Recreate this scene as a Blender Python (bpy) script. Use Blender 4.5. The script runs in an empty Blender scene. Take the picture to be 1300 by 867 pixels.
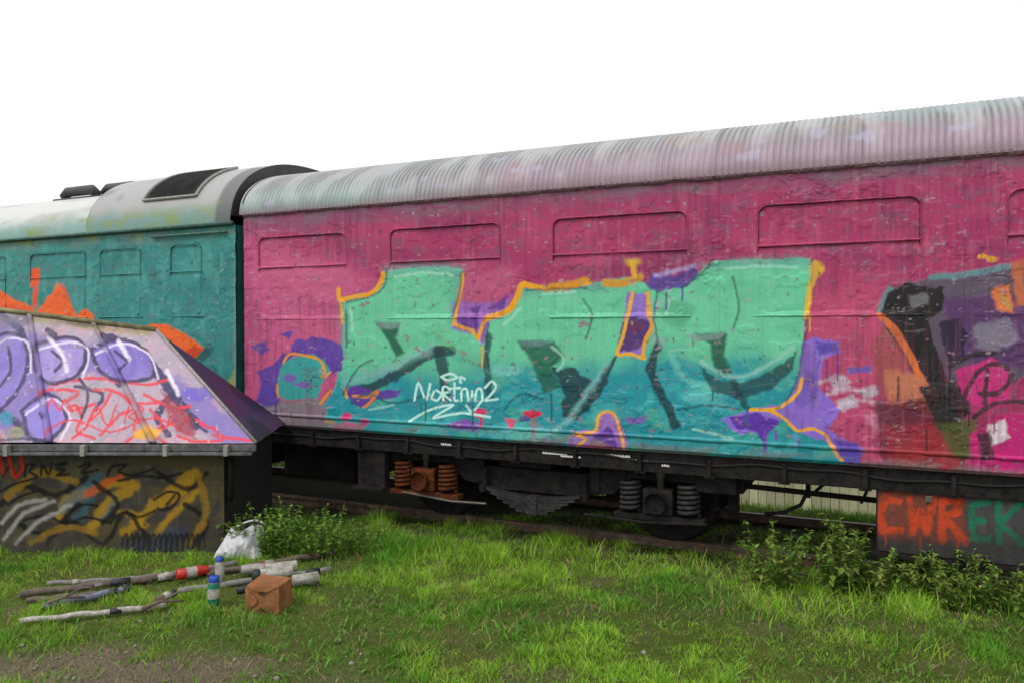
import bpy, bmesh, math, random
import numpy as np
from mathutils import Vector, Matrix

random.seed(7); RNG = np.random.default_rng(11)
S = bpy.context.scene
COL = S.collection
rad = math.radians
PI = math.pi

# ------------------------------------------------------------------ camera maths
CA, SA = math.cos(rad(25.4)), math.sin(rad(25.4))
CAM = np.array([3.26, -6.87, 2.05]); PITCH = rad(0.89); FPX = 1000.0
CP, SP = math.cos(PITCH), math.sin(PITCH)

def w(cx, cz, z=0.0):
    """camera-aligned ground coordinates (right, ahead) -> world"""
    return Vector((CAM[0] + CA*cx - SA*cz, CAM[1] + SA*cx + CA*cz, z))

def photo_xy(x, y, z):
    dx, dy, dz = x-CAM[0], y-CAM[1], z-CAM[2]
    cx = CA*dx + SA*dy; c0 = -SA*dx + CA*dy
    cz = c0*CP - dz*SP; up = dz*CP + c0*SP
    return 650 + FPX*cx/cz, 433.5 - FPX*up/cz

def ray(X, Y):
    cx = (X-650)/FPX; up = (433.5-Y)/FPX
    c0 = CP + up*SP; dz = -SP + up*CP
    return np.array([CA*cx - SA*c0, SA*cx + CA*c0, dz])

def on_side(X, Y, y0=0.0):
    d = ray(X, Y); t = (y0-CAM[1])/d[1]; return CAM + d*t

def on_ground(X, Y, z0=0.0):
    d = ray(X, Y); t = (z0-CAM[2])/d[2]; p = CAM + d*t; return Vector(p)

# ------------------------------------------------------------------ noise + colour
def lin(c):
    c = np.asarray(c, float)/255.0
    return np.where(c <= 0.04045, c/12.92, ((c+0.055)/1.055)**2.4)

def hash2(ix, iy, seed):
    h = (ix.astype(np.int64)*374761393 + iy.astype(np.int64)*668265263 + seed*1442695041) & 0x7fffffff
    h = ((h ^ (h >> 13))*1274126177) & 0x7fffffff
    return ((h ^ (h >> 16)) & 0xffff)/65535.0

def vnoise(x, y, seed=0):
    x0 = np.floor(x); y0 = np.floor(y); fx = x-x0; fy = y-y0
    fx = fx*fx*(3-2*fx); fy = fy*fy*(3-2*fy)
    a = hash2(x0, y0, seed); b = hash2(x0+1, y0, seed); c = hash2(x0, y0+1, seed); d = hash2(x0+1, y0+1, seed)
    return (a*(1-fx)+b*fx)*(1-fy) + (c*(1-fx)+d*fx)*fy

def fbm(x, y, seed=0, octv=4):
    s = 0; a = 0.5; t = 0
    for k in range(octv):
        s = s + a*vnoise(x*2**k, y*2**k, seed+17*k); t += a; a *= 0.5
    return s/t

def sstep(a, b, x):
    t = np.clip((x-a)/(b-a), 0, 1); return t*t*(3-2*t)

class Paint:
    """sprayed paint on a surface: shapes laid over each other on a set of surface points"""
    def __init__(self, X, Y, base):
        self.X = X.ravel().copy(); self.Y = Y.ravel().copy()
        self.c = np.tile(lin(base), (self.X.size, 1))
        self.wx = (fbm(self.X/9, self.Y/9, 3, 3)-0.5)*2; self.wy = (fbm(self.X/9, self.Y/9, 91, 3)-0.5)*2
    def _box(self, P, m):
        x0, y0 = P.min(0)-m; x1, y1 = P.max(0)+m
        return np.nonzero((self.X > x0) & (self.X < x1) & (self.Y > y0) & (self.Y < y1))[0]
    def _dist(self, P, idx, closed, warp):
        x = self.X[idx]+self.wx[idx]*warp; y = self.Y[idx]+self.wy[idx]*warp
        d = np.full(x.size, 1e9); ins = np.zeros(x.size, bool); n = len(P)
        for i in range(n if closed else n-1):
            ax, ay = P[i]; bx, by = P[(i+1) % n]; ex, ey = bx-ax, by-ay
            L = ex*ex+ey*ey+1e-9
            t = np.clip(((x-ax)*ex+(y-ay)*ey)/L, 0, 1)
            d = np.minimum(d, (x-ax-t*ex)**2+(y-ay-t*ey)**2)
            if closed:
                c = ((ay > y) != (by > y)); ins ^= c & (x < ex*(y-ay)/(ey if abs(ey) > 1e-9 else 1e-9)+ax)
        d = np.sqrt(d)
        return np.where(ins, -d, d) if closed else d
    def _mix(self, idx, a, col):
        a = a[:, None]; self.c[idx] = self.c[idx]*(1-a)+lin(col)*a
    @staticmethod
    def smooth(pts, closed):
        P = np.array(pts, float)
        if len(P) < 3: return P
        n = len(P); out = []
        for i in range(n if closed else n-1):
            g = lambda k: P[k % n] if closed else P[min(max(k, 0), n-1)]
            p0, p1, p2, p3 = g(i-1), g(i), g(i+1), g(i+2)
            for t in (0, .25, .5, .75):
                out.append(0.5*((2*p1)+(-p0+p2)*t+(2*p0-5*p1+4*p2-p3)*t*t+(-p0+3*p1-3*p2+p3)*t**3))
        if not closed: out.append(P[-1])
        return np.array(out)
    def poly(self, pts, col, a=1.0, soft=1.0, warp=2.0, curve=False):
        P = self.smooth(pts, True) if curve else np.array(pts, float)
        idx = self._box(P, soft+abs(warp)+2)
        if idx.size: self._mix(idx, a*sstep(soft, -soft, self._dist(P, idx, True, warp)), col)
    def stroke(self, pts, wd, col, a=1.0, soft=0.7, warp=0.8, curve=True):
        P = self.smooth(pts, False) if curve else np.array(pts, float)
        idx = self._box(P, wd+soft+abs(warp)+2)
        if idx.size: self._mix(idx, a*sstep(wd/2+soft, wd/2-soft, self._dist(P, idx, False, warp)), col)
    def blob(self, cx, cy, rx, ry, col, a=1.0, soft=0.25, warp=3):
        idx = np.nonzero((abs(self.X-cx) < rx*1.6+6) & (abs(self.Y-cy) < ry*1.6+6))[0]
        if idx.size:
            r = np.hypot((self.X[idx]+self.wx[idx]*warp-cx)/rx, (self.Y[idx]+self.wy[idx]*warp-cy)/ry)
            self._mix(idx, a*sstep(1+soft, 1-soft, r), col)
    def drip(self, x, y, L, wd, col, a=0.9):
        self.stroke([(x, y), (x+.4, y+L*.5), (x, y+L)], wd, col, a, .6, .6)
    def field(self, mask, col):
        self._mix(np.arange(self.X.size), np.clip(mask, 0, 1), col)

# ------------------------------------------------------------------ materials
def nodes(name):
    m = bpy.data.materials.new(name); m.use_nodes = True
    nt = m.node_tree; return m, nt, nt.nodes, nt.links, nt.nodes['Principled BSDF']

def mat_plain(name, col, rough=0.6, metal=0.0, var=0.25, scale=8.0, bump=0.0, bscale=40.0, spec=0.4, col2=None):
    m, nt, N, L, b = nodes(name)
    c = lin(col)
    tc = N.new('ShaderNodeTexCoord'); no = N.new('ShaderNodeTexNoise')
    no.inputs['Scale'].default_value = scale; no.inputs['Detail'].default_value = 6; no.inputs['Roughness'].default_value = .65
    L.new(tc.outputs['Object'], no.inputs['Vector'])
    r = N.new('ShaderNodeValToRGB'); r.color_ramp.elements[0].position = .32; r.color_ramp.elements[1].position = .68
    c2 = lin(col2) if col2 else c*(1-var)
    c1 = c*(1+var*.5) if not col2 else c
    r.color_ramp.elements[0].color = (*c2, 1); r.color_ramp.elements[1].color = (*np.clip(c1, 0, 1), 1)
    L.new(no.outputs['Fac'], r.inputs['Fac']); L.new(r.outputs['Color'], b.inputs['Base Color'])
    b.inputs['Roughness'].default_value = rough; b.inputs['Metallic'].default_value = metal
    b.inputs['Specular IOR Level'].default_value = spec
    if bump:
        n2 = N.new('ShaderNodeTexNoise'); n2.inputs['Scale'].default_value = bscale; n2.inputs['Detail'].default_value = 8
        L.new(tc.outputs['Object'], n2.inputs['Vector'])
        bp = N.new('ShaderNodeBump'); bp.inputs['Strength'].default_value = bump; bp.inputs['Distance'].default_value = .02
        L.new(n2.outputs['Fac'], bp.inputs['Height']); L.new(bp.outputs['Normal'], b.inputs['Normal'])
    return m

def mat_paint(name, rough=.5, dirt=.25, bump=.35, spec=.35, grime=(70, 62, 60)):
    """surface whose colour is the sprayed paint stored on it, with grime and flaking"""
    m, nt, N, L, b = nodes(name)
    at = N.new('ShaderNodeAttribute'); at.attribute_name = 'paint'
    tc = N.new('ShaderNodeTexCoord')
    def noise(sc, det=6, rg=.6, vec=None):
        n = N.new('ShaderNodeTexNoise'); n.inputs['Scale'].default_value = sc; n.inputs['Detail'].default_value = det
        n.inputs['Roughness'].default_value = rg; L.new(vec or tc.outputs['Object'], n.inputs['Vector']); return n
    mp = N.new('ShaderNodeMapping'); mp.inputs['Scale'].default_value = (14, 14, 1.2); L.new(tc.outputs['Object'], mp.inputs['Vector'])
    st = noise(1.6, 5, .6, mp.outputs['Vector'])          # rain streaks
    sp = noise(60, 4, .7)
    mul = N.new('ShaderNodeMath'); mul.operation = 'MULTIPLY'; L.new(st.outputs['Fac'], mul.inputs[0]); L.new(sp.outputs['Fac'], mul.inputs[1])
    mr = N.new('ShaderNodeMapRange'); mr.inputs[1].default_value = .2; mr.inputs[2].default_value = .42; mr.inputs[3].default_value = 0; mr.inputs[4].default_value = dirt
    L.new(mul.outputs[0], mr.inputs[0])
    mx = N.new('ShaderNodeMix'); mx.data_type = 'RGBA'; L.new(mr.outputs[0], mx.inputs[0]); L.new(at.outputs['Color'], mx.inputs[6])
    mx.inputs[7].default_value = (*lin(grime), 1); L.new(mx.outputs[2], b.inputs['Base Color'])
    rr = N.new('ShaderNodeMapRange'); rr.inputs[3].default_value = rough-.15; rr.inputs[4].default_value = rough+.2; L.new(sp.outputs['Fac'], rr.inputs[0]); L.new(rr.outputs[0], b.inputs['Roughness'])
    b.inputs['Specular IOR Level'].default_value = spec
    vo = N.new('ShaderNodeTexVoronoi'); vo.feature = 'DISTANCE_TO_EDGE'; vo.inputs['Scale'].default_value = 13; vo.inputs['Randomness'].default_value = 1
    wn = noise(9, 3); wv = N.new('ShaderNodeVectorMath'); wv.operation = 'MULTIPLY_ADD'
    L.new(wn.outputs['Color'], wv.inputs[0]); wv.inputs[1].default_value = (.25, .25, .25); L.new(tc.outputs['Object'], wv.inputs[2]); L.new(wv.outputs[0], vo.inputs['Vector'])
    cr = N.new('ShaderNodeMapRange'); cr.inputs[1].default_value = 0; cr.inputs[2].default_value = .05; L.new(vo.outputs['Distance'], cr.inputs[0])
    fl = noise(16, 7, .7)
    gate = N.new('ShaderNodeMapRange'); gate.inputs[1].default_value = .5; gate.inputs[2].default_value = .62
    gn = noise(3.1, 3); L.new(gn.outputs['Fac'], gate.inputs[0])
    m1 = N.new('ShaderNodeMix'); m1.data_type = 'FLOAT'; L.new(gate.outputs[0], m1.inputs[0]); m1.inputs[2].default_value = 1; L.new(cr.outputs[0], m1.inputs[3])
    ad = N.new('ShaderNodeMath'); ad.operation = 'MULTIPLY_ADD'; L.new(fl.outputs['Fac'], ad.inputs[0]); ad.inputs[1].default_value = 1.2; L.new(m1.outputs[0], ad.inputs[2])
    bp = N.new('ShaderNodeBump'); bp.inputs['Strength'].default_value = bump; bp.inputs['Distance'].default_value = .012
    L.new(ad.outputs[0], bp.inputs['Height']); L.new(bp.outputs['Normal'], b.inputs['Normal'])
    return m

def mat_leaf(name):
    m, nt, N, L, b = nodes(name)
    at = N.new('ShaderNodeAttribute'); at.attribute_name = 'paint'
    L.new(at.outputs['Color'], b.inputs['Base Color']); b.inputs['Roughness'].default_value = .55; b.inputs['Specular IOR Level'].default_value = .25
    tr = N.new('ShaderNodeBsdfTranslucent'); L.new(at.outputs['Color'], tr.inputs['Color'])
    mx = N.new('ShaderNodeMixShader'); mx.inputs[0].default_value = .28
    L.new(b.outputs[0], mx.inputs[1]); L.new(tr.outputs[0], mx.inputs[2]); L.new(mx.outputs[0], N['Material Output'].inputs['Surface'])
    return m

# ------------------------------------------------------------------ object helpers
def link(o, parent=None):
    COL.objects.link(o)
    if parent is not None:
        o.parent = parent
    return o

def root(name, loc, label, cat, group=None):
    o = bpy.data.objects.new(name, None); o.empty_display_size = .2; link(o); o.location = loc
    tag(o, label, cat, group); return o

def tag(o, label, cat, group=None):
    o['label'] = label; o['category'] = cat
    if group: o['group'] = group
    return o

def local(me, o_parent_chain):
    """meshes are written in world coordinates; move them into the frame of their top thing"""
    off = Vector((0, 0, 0))
    p = o_parent_chain
    while p is not None:
        off += p.location; p = p.parent
    me.transform(Matrix.Translation(-off))

def obj(name, bm, mat, parent=None, smooth=False, origin=None):
    me = bpy.data.meshes.new(name); bm.to_mesh(me); bm.free()
    me.materials.append(mat)
    if smooth:
        me.polygons.foreach_set('use_smooth', [True]*len(me.polygons))
    o = bpy.data.objects.new(name, me); link(o, parent)
    local(me, parent)
    if origin is not None and parent is None:
        me.transform(Matrix.Translation(-Vector(origin))); o.location = origin
    return o

def grid_obj(name, P, mat, parent=None, col=None, smooth=True, closed_u=False):
    """P: (nu, nv, 3) array of points"""
    nu, nv = P.shape[:2]
    me = bpy.data.meshes.new(name)
    i = np.arange(nu*nv).reshape(nu, nv)
    f = np.stack([i[:-1, :-1], i[1:, :-1], i[1:, 1:], i[:-1, 1:]], -1).reshape(-1, 4)
    raw_mesh(me, P.reshape(-1, 3), f)
    if col is not None: set_col(me, col)
    me.materials.append(mat)
    me.polygons.foreach_set('use_smooth', np.full(len(me.polygons), smooth))
    o = bpy.data.objects.new(name, me); link(o, parent); local(me, parent)
    return o

def raw_mesh(me, V, F):
    V = np.ascontiguousarray(V, np.float32); F = np.ascontiguousarray(F, np.int32); k = F.shape[1]
    me.vertices.add(len(V)); me.vertices.foreach_set('co', V.ravel())
    me.loops.add(F.size); me.loops.foreach_set('vertex_index', F.ravel())
    me.polygons.add(len(F)); me.polygons.foreach_set('loop_start', np.arange(0, F.size, k, dtype=np.int32))
    me.update(calc_edges=True); me.validate()

def set_col(me, c):
    a = me.color_attributes.new('paint', 'FLOAT_COLOR', 'POINT')
    rgba = np.ones((len(me.vertices), 4), np.float32); rgba[:, :3] = np.clip(c, 0, 1)
    a.data.foreach_set('color', rgba.ravel())

def box(bm, x0, x1, y0, y1, z0, z1, bev=0.0):
    r = bmesh.ops.create_cube(bm, size=1)
    vs = r['verts']
    bmesh.ops.scale(bm, verts=vs, vec=(x1-x0, y1-y0, z1-z0)); bmesh.ops.translate(bm, verts=vs, vec=((x0+x1)/2, (y0+y1)/2, (z0+z1)/2))
    if bev:
        es = list({e for v in vs for e in v.link_edges})
        bmesh.ops.bevel(bm, geom=es, offset=bev, segments=2, affect='EDGES', profile=.6)
    return bm

def tube(bm, pts, r, n=10, r2=None, cap=True):
    pts = [Vector(p) for p in pts]; rings = []
    for i, p in enumerate(pts):
        d = (pts[min(i+1, len(pts)-1)]-pts[max(i-1, 0)]).normalized()
        a = d.orthogonal().normalized() if i == 0 else (a - d*a.dot(d)).normalized()
        b = d.cross(a)
        rr = r if r2 is None else r+(r2-r)*i/(len(pts)-1)
        rings.append([bm.verts.new(p+(a*math.cos(2*PI*k/n)+b*math.sin(2*PI*k/n))*rr) for k in range(n)])
    for q, s in zip(rings, rings[1:]):
        for k in range(n): bm.faces.new((q[k], q[(k+1) % n], s[(k+1) % n], s[k]))
    if cap: bm.faces.new(rings[0][::-1]); bm.faces.new(rings[-1])
    return bm

def lathe(bm, prof, org, axis, n=24):
    """prof: [(radius, along)] turned round axis"""
    ax = Vector(axis).normalized(); a = ax.orthogonal().normalized(); b = ax.cross(a); org = Vector(org); rings = []
    for r, t in prof:
        if r < 1e-5: rings.append([bm.verts.new(org+ax*t)])
        else: rings.append([bm.verts.new(org+ax*t+(a*math.cos(2*PI*k/n)+b*math.sin(2*PI*k/n))*r) for k in range(n)])
    for q, s in zip(rings, rings[1:]):
        if len(q) == 1 and len(s) == 1: continue
        for k in range(n):
            if len(q) == 1: bm.faces.new((q[0], s[(k+1) % n], s[k]))
            elif len(s) == 1: bm.faces.new((q[k], q[(k+1) % n], s[0]))
            else: bm.faces.new((q[k], q[(k+1) % n], s[(k+1) % n], s[k]))
    return bm

def prism(bm, pts, d0, d1, fn):
    """outline pts (u,v) extruded from d0 to d1; fn(u,v,d)->xyz"""
    a = [bm.verts.new(fn(u, v, d0)) for u, v in pts]; b = [bm.verts.new(fn(u, v, d1)) for u, v in pts]; n = len(pts)
    bm.faces.new(a); bm.faces.new(b[::-1])
    for i in range(n): bm.faces.new((a[(i+1) % n], a[i], b[i], b[(i+1) % n]))
    bmesh.ops.recalc_face_normals(bm, faces=bm.faces[:]); return bm

XZ = lambda u, v, d: (u, d, v)
NB = bmesh.new

# ------------------------------------------------------------------ material set
M_side = mat_paint('coach_paint', .5, .22, .24, .35)
M_hutp = mat_paint('hut_paint', .5, .18, .3)
M_roof = mat_paint('roof_paint', .42, .12, .2, .5, (95, 95, 92))
M_wall = mat_paint('rough_wall', .8, .3, .5, .2, (45, 44, 42))
M_black = mat_plain('black_iron', (30, 28, 28), .8, 0, .5, 6, .4, 60, spec=.15)
M_frame = mat_plain('dirty_frame', (46, 41, 38), .85, 0, .45, 9, .6, 45, spec=.15, col2=(20, 18, 19))
M_rust = mat_plain('rusty_steel', (112, 58, 26), .85, 0, .4, 18, .6, 60, spec=.15, col2=(40, 28, 24))
M_spring = mat_plain('spring_steel', (66, 62, 60), .7, .1, .4, 18, .4, 60, spec=.2, col2=(30, 28, 28))
M_steel = mat_plain('worn_steel', (112, 106, 98), .5, .5, .4, 20, .2, 70, col2=(90, 84, 78))
M_purpbox = mat_plain('mauve_painted_steel', (76, 62, 80), .6, 0, .3, 10, .2, 60)
M_light = mat_plain('pale_grey_steel', (150, 146, 142), .5, .1, .3, 20, .15, 60)
M_white = mat_plain('white_stencil', (215, 215, 210), .6, 0, .2, 60)
M_rubber = mat_plain('black_rubber', (26, 26, 27), .8, 0, .3, 20, .3, 40)
M_louv = mat_plain('louvre_grey', (82, 80, 80), .5, 0, .3, 6, .1, 50)
M_dark = mat_plain('dark_roof_end', (74, 70, 72), .55, 0, .4, 4, .2, 50, col2=(48, 45, 48))
M_leaf = mat_leaf('leaf')

# ================================================================== PINK COACH
X0, X1 = -3.41, 10.5         # ends along the track (world x)
ZB, ZE, RH, WD = 0.955, 3.355, 0.63, 2.8
ROOT = root('railway_coach', (0.0, 1.4, 0.0), 'long crimson pink railway coach with ribbed grey roof and big mint green graffiti letters', 'railway coach')

def pink_paint(X, Y):
    p = Paint(X, Y, (166, 44, 98))
    n1 = fbm(X/70, Y/40, 5, 4); n2 = fbm(X/22, Y/9, 8, 4); n3 = fbm(X/6, Y/24, 21, 3); n4 = fbm(X/120, Y/60, 77, 3)
    p.field(.65*sstep(.5, .72, n1).ravel(), (130, 36, 86)); p.field(.5*sstep(.55, .7, n4).ravel(), (184, 60, 104))
    p.field(.5*sstep(.56, .72, n2).ravel(), (124, 76, 106)); p.field(.38*sstep(.58, .76, n3).ravel(), (186, 92, 118))
    # greyer band under the gutter
    ev = 272-0.0818*(p.X-335)
    g = sstep(30, 8, p.Y-ev+8*(fbm(p.X/30, p.Y/30, 9, 3)-.5))
    p.field(.6*g, (122, 74, 104)); p.field(.5*g*sstep(.45, .65, fbm(p.X/40, p.Y/8, 31, 3)), (112, 108, 118))
    # pinker, lighter zone at the left
    p.poly([(312, 300), (435, 330), (480, 360), (435, 390), (435, 470), (425, 512), (310, 512)], (204, 92, 138), .75, 22, 6)
    p.poly([(575, 345), (660, 340), (640, 400), (610, 430), (575, 420)], (196, 88, 130), .7, 10, 5)
    p.poly([(1035, 370), (1130, 350), (1125, 420), (1130, 600), (1020, 600), (1020, 420)], (200, 78, 116), .6, 18, 6)
    # unpainted grey sill at the left end
    p.poly([(300, 511), (360, 508), (418, 506), (424, 535), (436, 600), (300, 600)], (128, 122, 128), 1, 3, 5)
    p.poly([(300, 520), (420, 514), (430, 600), (300, 600)], (142, 112, 128), .5, 10, 6)
    # bottom of the side at the far right and middle: grey showing under the letters
    # ---- teal and mint letters
    teal = (26, 144, 156); mint = (104, 198, 156)
    body = [(434, 382), (470, 374), (484, 362), (492, 344), (540, 338), (588, 341), (583, 378), (576, 416), (602, 424), (613, 436),
            (621, 408), (640, 400), (655, 390), (664, 368), (700, 364), (745, 362), (772, 356), (800, 352), (812, 358), (830, 366), (850, 368), (884, 350),
            (905, 332), (960, 330), (1028, 328), (1030, 352), (1022, 400), (1020, 440), (1014, 478), (1004, 502), (990, 520), (1010, 545), (1052, 556), (1070, 590),
            (1060, 620), (800, 600), (560, 590), (425, 580), (416, 540), (414, 515), (424, 494), (434, 455), (436, 410)]
    p.poly(body, mint, 1, .9, 2)
    inb = np.zeros(p.X.size); idx = p._box(np.array(body, float), 4); inb[idx] = sstep(1.5, -1.5, p._dist(np.array(body, float), idx, True, 3))
    gy = p.Y+22*(fbm(p.X/45, p.Y/30, 14, 3)-.5)*2+.03*(p.X-700)
    p.field(inb*sstep(444, 486, gy), teal); p.field(.35*inb*sstep(510, 565, gy), (16, 112, 124))
    p.field(.45*inb*sstep(.55, .7, fbm(p.X/30, p.Y/18, 61, 3)), (86, 178, 140))
    p.field(.35*inb*sstep(.55, .75, fbm(p.X/14, p.Y/14, 66, 3))*sstep(470, 500, gy), (84, 190, 186))
    # blue grey haze round the tops of the letters
    for q in ([(492, 344), (540, 339), (585, 342)], [(664, 370), (745, 365), (790, 360)], [(895, 340), (960, 333), (1022, 332)], [(436, 385), (436, 450)], [(580, 350), (576, 412)]):
        p.stroke(q, 12, (96, 150, 150), .55, 6, 3)
    # inner shades of the three letters
    dk = (6, 52, 62); dm = (18, 92, 70)
    p.poly([(476, 409), (508, 411), (503, 428), (514, 448), (503, 452), (492, 432)], dm, .95, 2.5, 2)
    p.poly([(474, 407), (511, 410), (500, 419), (484, 416)], (122, 160, 150), .7, 2.5, 2)
    p.stroke([(446, 498), (478, 488), (515, 468), (548, 448), (572, 446)], 13, dk, .9, 1.8, 3)
    p.stroke([(440, 486), (480, 472), (520, 455), (552, 440)], 10, (128, 178, 172), .65, 5, 4)
    p.stroke([(556, 446), (562, 468), (566, 505)], 13, dk, .85, 2.2, 2.5)
    p.stroke([(620, 425), (618, 462), (622, 505)], 9, dk, .8, 1.8, 2.5)
    p.poly([(656, 433), (704, 434), (716, 452), (700, 468), (712, 492), (690, 500), (676, 462)], dm, .9, 3, 3)
    p.poly([(656, 432), (702, 433), (690, 440), (664, 440)], (98, 128, 130), .7, 2, 2)
    p.poly([(700, 468), (724, 466), (756, 486), (770, 460), (786, 450), (762, 500), (734, 532), (712, 526), (716, 498)], dk, .92, 2, 4)
    p.stroke([(770, 462), (745, 500), (715, 540), (680, 556)], 7, (126, 190, 188), .7, 4, 3)
    p.poly([(880, 424), (924, 423), (921, 452), (930, 478), (913, 476), (905, 455), (902, 436)], dm, .95, 2.5, 3)
    p.poly([(866, 426), (922, 423), (914, 431), (884, 432)], (124, 150, 150), .8, 2, 2)
    p.stroke([(836, 440), (826, 470), (842, 505), (858, 540)], 11, dk, .9, 2, 3)
    p.stroke([(852, 450), (870, 480), (905, 490), (945, 486)], 9, (110, 196, 180), .7, 4, 4)
    p.stroke([(930, 484), (950, 520), (970, 556)], 8, dk, .8, 2, 3)
    p.stroke([(835, 382), (826, 420), (838, 436)], 8, (150, 170, 176), .7, 4, 3)
    p.blob(893, 500, 26, 12, (96, 196, 188), .7, .5); p.blob(640, 470, 20, 8, (110, 190, 186), .7, .4)
    p.blob(520, 540, 46, 14, (70, 170, 168), .5, .5); p.blob(660, 548, 40, 12, (92, 190, 186), .6, .5); p.blob(900, 560, 70, 14, (40, 150, 154), .6, .5)
    p.stroke([(548, 420), (600, 460), (612, 446)], 6, (112, 168, 122), .5, 3, 3)
    # lavender, purple and yellow edges
    yel = (232, 162, 16); pur = (72, 36, 142); lav = (146, 104, 200)
    p.poly([(574, 384), (590, 384), (640, 384), (652, 372), (640, 402), (622, 408), (612, 440), (604, 424), (574, 418)], lav, .75, 2.5, 2)
    p.poly([(592, 392), (612, 388), (606, 400)], pur, .8, 2, 2); p.poly([(578, 404), (608, 402), (606, 420), (586, 414)], pur, .85, 2, 2); p.poly([(622, 392), (645, 372), (640, 394)], pur, .7, 2, 2)
    p.stroke([(588, 349), (583, 378), (579, 398), (576, 412), (600, 420), (607, 431), (613, 412), (618, 405)], 4.5, yel, 1, .8, 1.2, False)
    p.stroke([(430, 368), (433, 380), (452, 377), (470, 373), (482, 362), (487, 348)], 6, yel, 1, 1, 1.2); p.stroke([(432, 380), (435, 410)], 3.5, yel, .95, .8, 1)
    p.stroke([(619, 404), (646, 394), (657, 376), (664, 362), (690, 366), (722, 364), (746, 358)], 8, yel, .98, 1.2, 2)
    p.stroke([(700, 365), (722, 363), (744, 357)], 11, (214, 142, 16), .85, 2, 2)
    p.stroke([(768, 359), (790, 360), (812, 352)], 10, (206, 144, 20), .95, 2, 2); p.blob(803, 333, 10, 6, (198, 160, 34), .9, .4); p.stroke([(803, 333), (806, 352)], 7, (226, 176, 40), .8, 2, 2)
    p.poly([(796, 372), (824, 372), (826, 408), (818, 452), (784, 450), (792, 408)], lav, .95, 2, 2)
    p.poly([(790, 410), (806, 402), (828, 410), (822, 436), (800, 446), (783, 446)], (74, 44, 110), .95, 2, 3); p.poly([(800, 404), (818, 412), (812, 424), (796, 422)], (112, 40, 80), .7, 2, 3)
    p.stroke([(803, 372), (797, 400), (790, 430), (783, 450), (800, 449), (818, 455)], 4.5, (236, 170, 40), 1, .8, 1.2)
    p.stroke([(822, 372), (824, 400), (827, 414), (818, 436), (816, 454)], 5, (232, 160, 30), 1, .8, 1.5)
    p.poly([(818, 362), (832, 346), (860, 350), (882, 337), (887, 350), (868, 366), (850, 368), (834, 372)], (82, 62, 150), .95, 1.5, 3); p.stroke([(832, 350), (858, 344), (882, 338)], 5, (176, 160, 214), .8, 2, 2)
    p.stroke([(1034, 335), (1033, 350), (1028, 372), (1024, 402)], 7, (236, 184, 30), 1, 1.4, 1.6); p.blob(1036, 342, 9, 9, (236, 186, 40), .95, .4)
    # purple patches over the pink at the left with the small teal letter
    for q in ([(318, 440), (334, 432), (345, 444), (330, 448)], [(352, 422), (372, 420), (366, 430)], [(372, 432), (410, 428), (436, 440), (436, 470), (420, 476), (400, 452), (370, 446)],
              [(326, 472), (348, 462), (362, 446), (372, 450), (352, 476), (354, 512), (338, 515), (326, 510), (332, 490)]):
        p.poly(q, (84, 60, 160), .94, 1.5, 4)
    p.poly([(330, 500), (345, 470), (356, 470), (350, 512)], (84, 66, 160), .7, 4, 4)
    p.poly([(358, 462), (372, 452), (398, 450), (412, 458), (420, 472), (410, 488), (402, 506), (356, 507), (352, 486)], (48, 160, 156), 1, 1.5, 3)
    p.blob(368, 480, 9, 5, (126, 84, 176), .9); p.blob(384, 488, 12, 4, (128, 86, 178), .9)
    p.stroke([(360, 460), (368, 449), (388, 451), (406, 458), (412, 470), (409, 479), (420, 472)], 3.2, (226, 152, 30), 1, .7, 1.5); p.stroke([(352, 488), (353, 503)], 3, (222, 150, 40), .9, .7, 1)
    p.stroke([(407, 512), (416, 500), (420, 496)], 4, (226, 150, 40), .9, .8, 1)
    # purple splash with orange strokes, pink spots
    p.poly([(434, 496), (450, 488), (474, 496), (514, 494), (500, 504), (478, 508), (462, 517), (446, 510)], (92, 46, 150), .95, 1.5, 3)
    p.stroke([(438, 494), (440, 504)], 4, yel, .95, .8, 1); p.stroke([(448, 503), (466, 503), (480, 496), (470, 510), (462, 516)], 4, (226, 132, 24), .95, .8, 1.5)
    p.blob(440, 529, 7, 5, (214, 40, 116), .95); p.blob(463, 535, 6, 4, (206, 44, 120), .9); p.poly([(418, 541), (440, 536), (464, 540), (452, 547), (424, 548)], (232, 84, 140), .95, 1.5, 2); p.stroke([(414, 534), (424, 537)], 4, (220, 150, 40), .8)
    p.blob(609, 524, 9, 6, (212, 34, 92), .95); p.stroke([(611, 526), (612, 541)], 4, (212, 40, 100), .9); p.poly([(566, 540), (588, 530), (612, 536), (606, 546), (580, 545)], (128, 66, 170), .9, 2, 3)
    p.poly([(640, 530), (656, 532), (651, 544), (646, 541)], (224, 70, 120), .9, 1.2, 2); p.blob(676, 525, 12, 5, (206, 24, 66), .95); p.blob(666, 531, 7, 3, (86, 50, 140), .8); p.poly([(676, 565), (690, 557), (714, 566), (704, 572)], (98, 58, 160), .9, 2, 3)
    # star at the bottom
    p.poly([(718, 560), (736, 546), (756, 545), (764, 524), (780, 522), (788, 538), (798, 560), (796, 580), (730, 578)], (150, 104, 184), .98, 1.6, 3)
    p.poly([(752, 556), (772, 540), (786, 562), (778, 582), (744, 582)], (82, 44, 142), .9, 2, 4); p.poly([(738, 568), (760, 560), (794, 574), (796, 590), (736, 590)], (206, 66, 108), .85, 2.5, 3)
    p.stroke([(730, 551), (744, 549), (757, 545), (761, 527), (772, 522), (783, 530), (786, 544), (791, 560), (789, 576)], 3.6, (236, 164, 34), 1, .7, 1.4); p.stroke([(730, 551), (744, 557), (733, 566)], 3.4, (236, 160, 34), 1, .7, 1.2)
    p.poly([(792, 530), (822, 528), (816, 536), (798, 538)], (122, 82, 176), .9, 2, 2)
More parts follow.
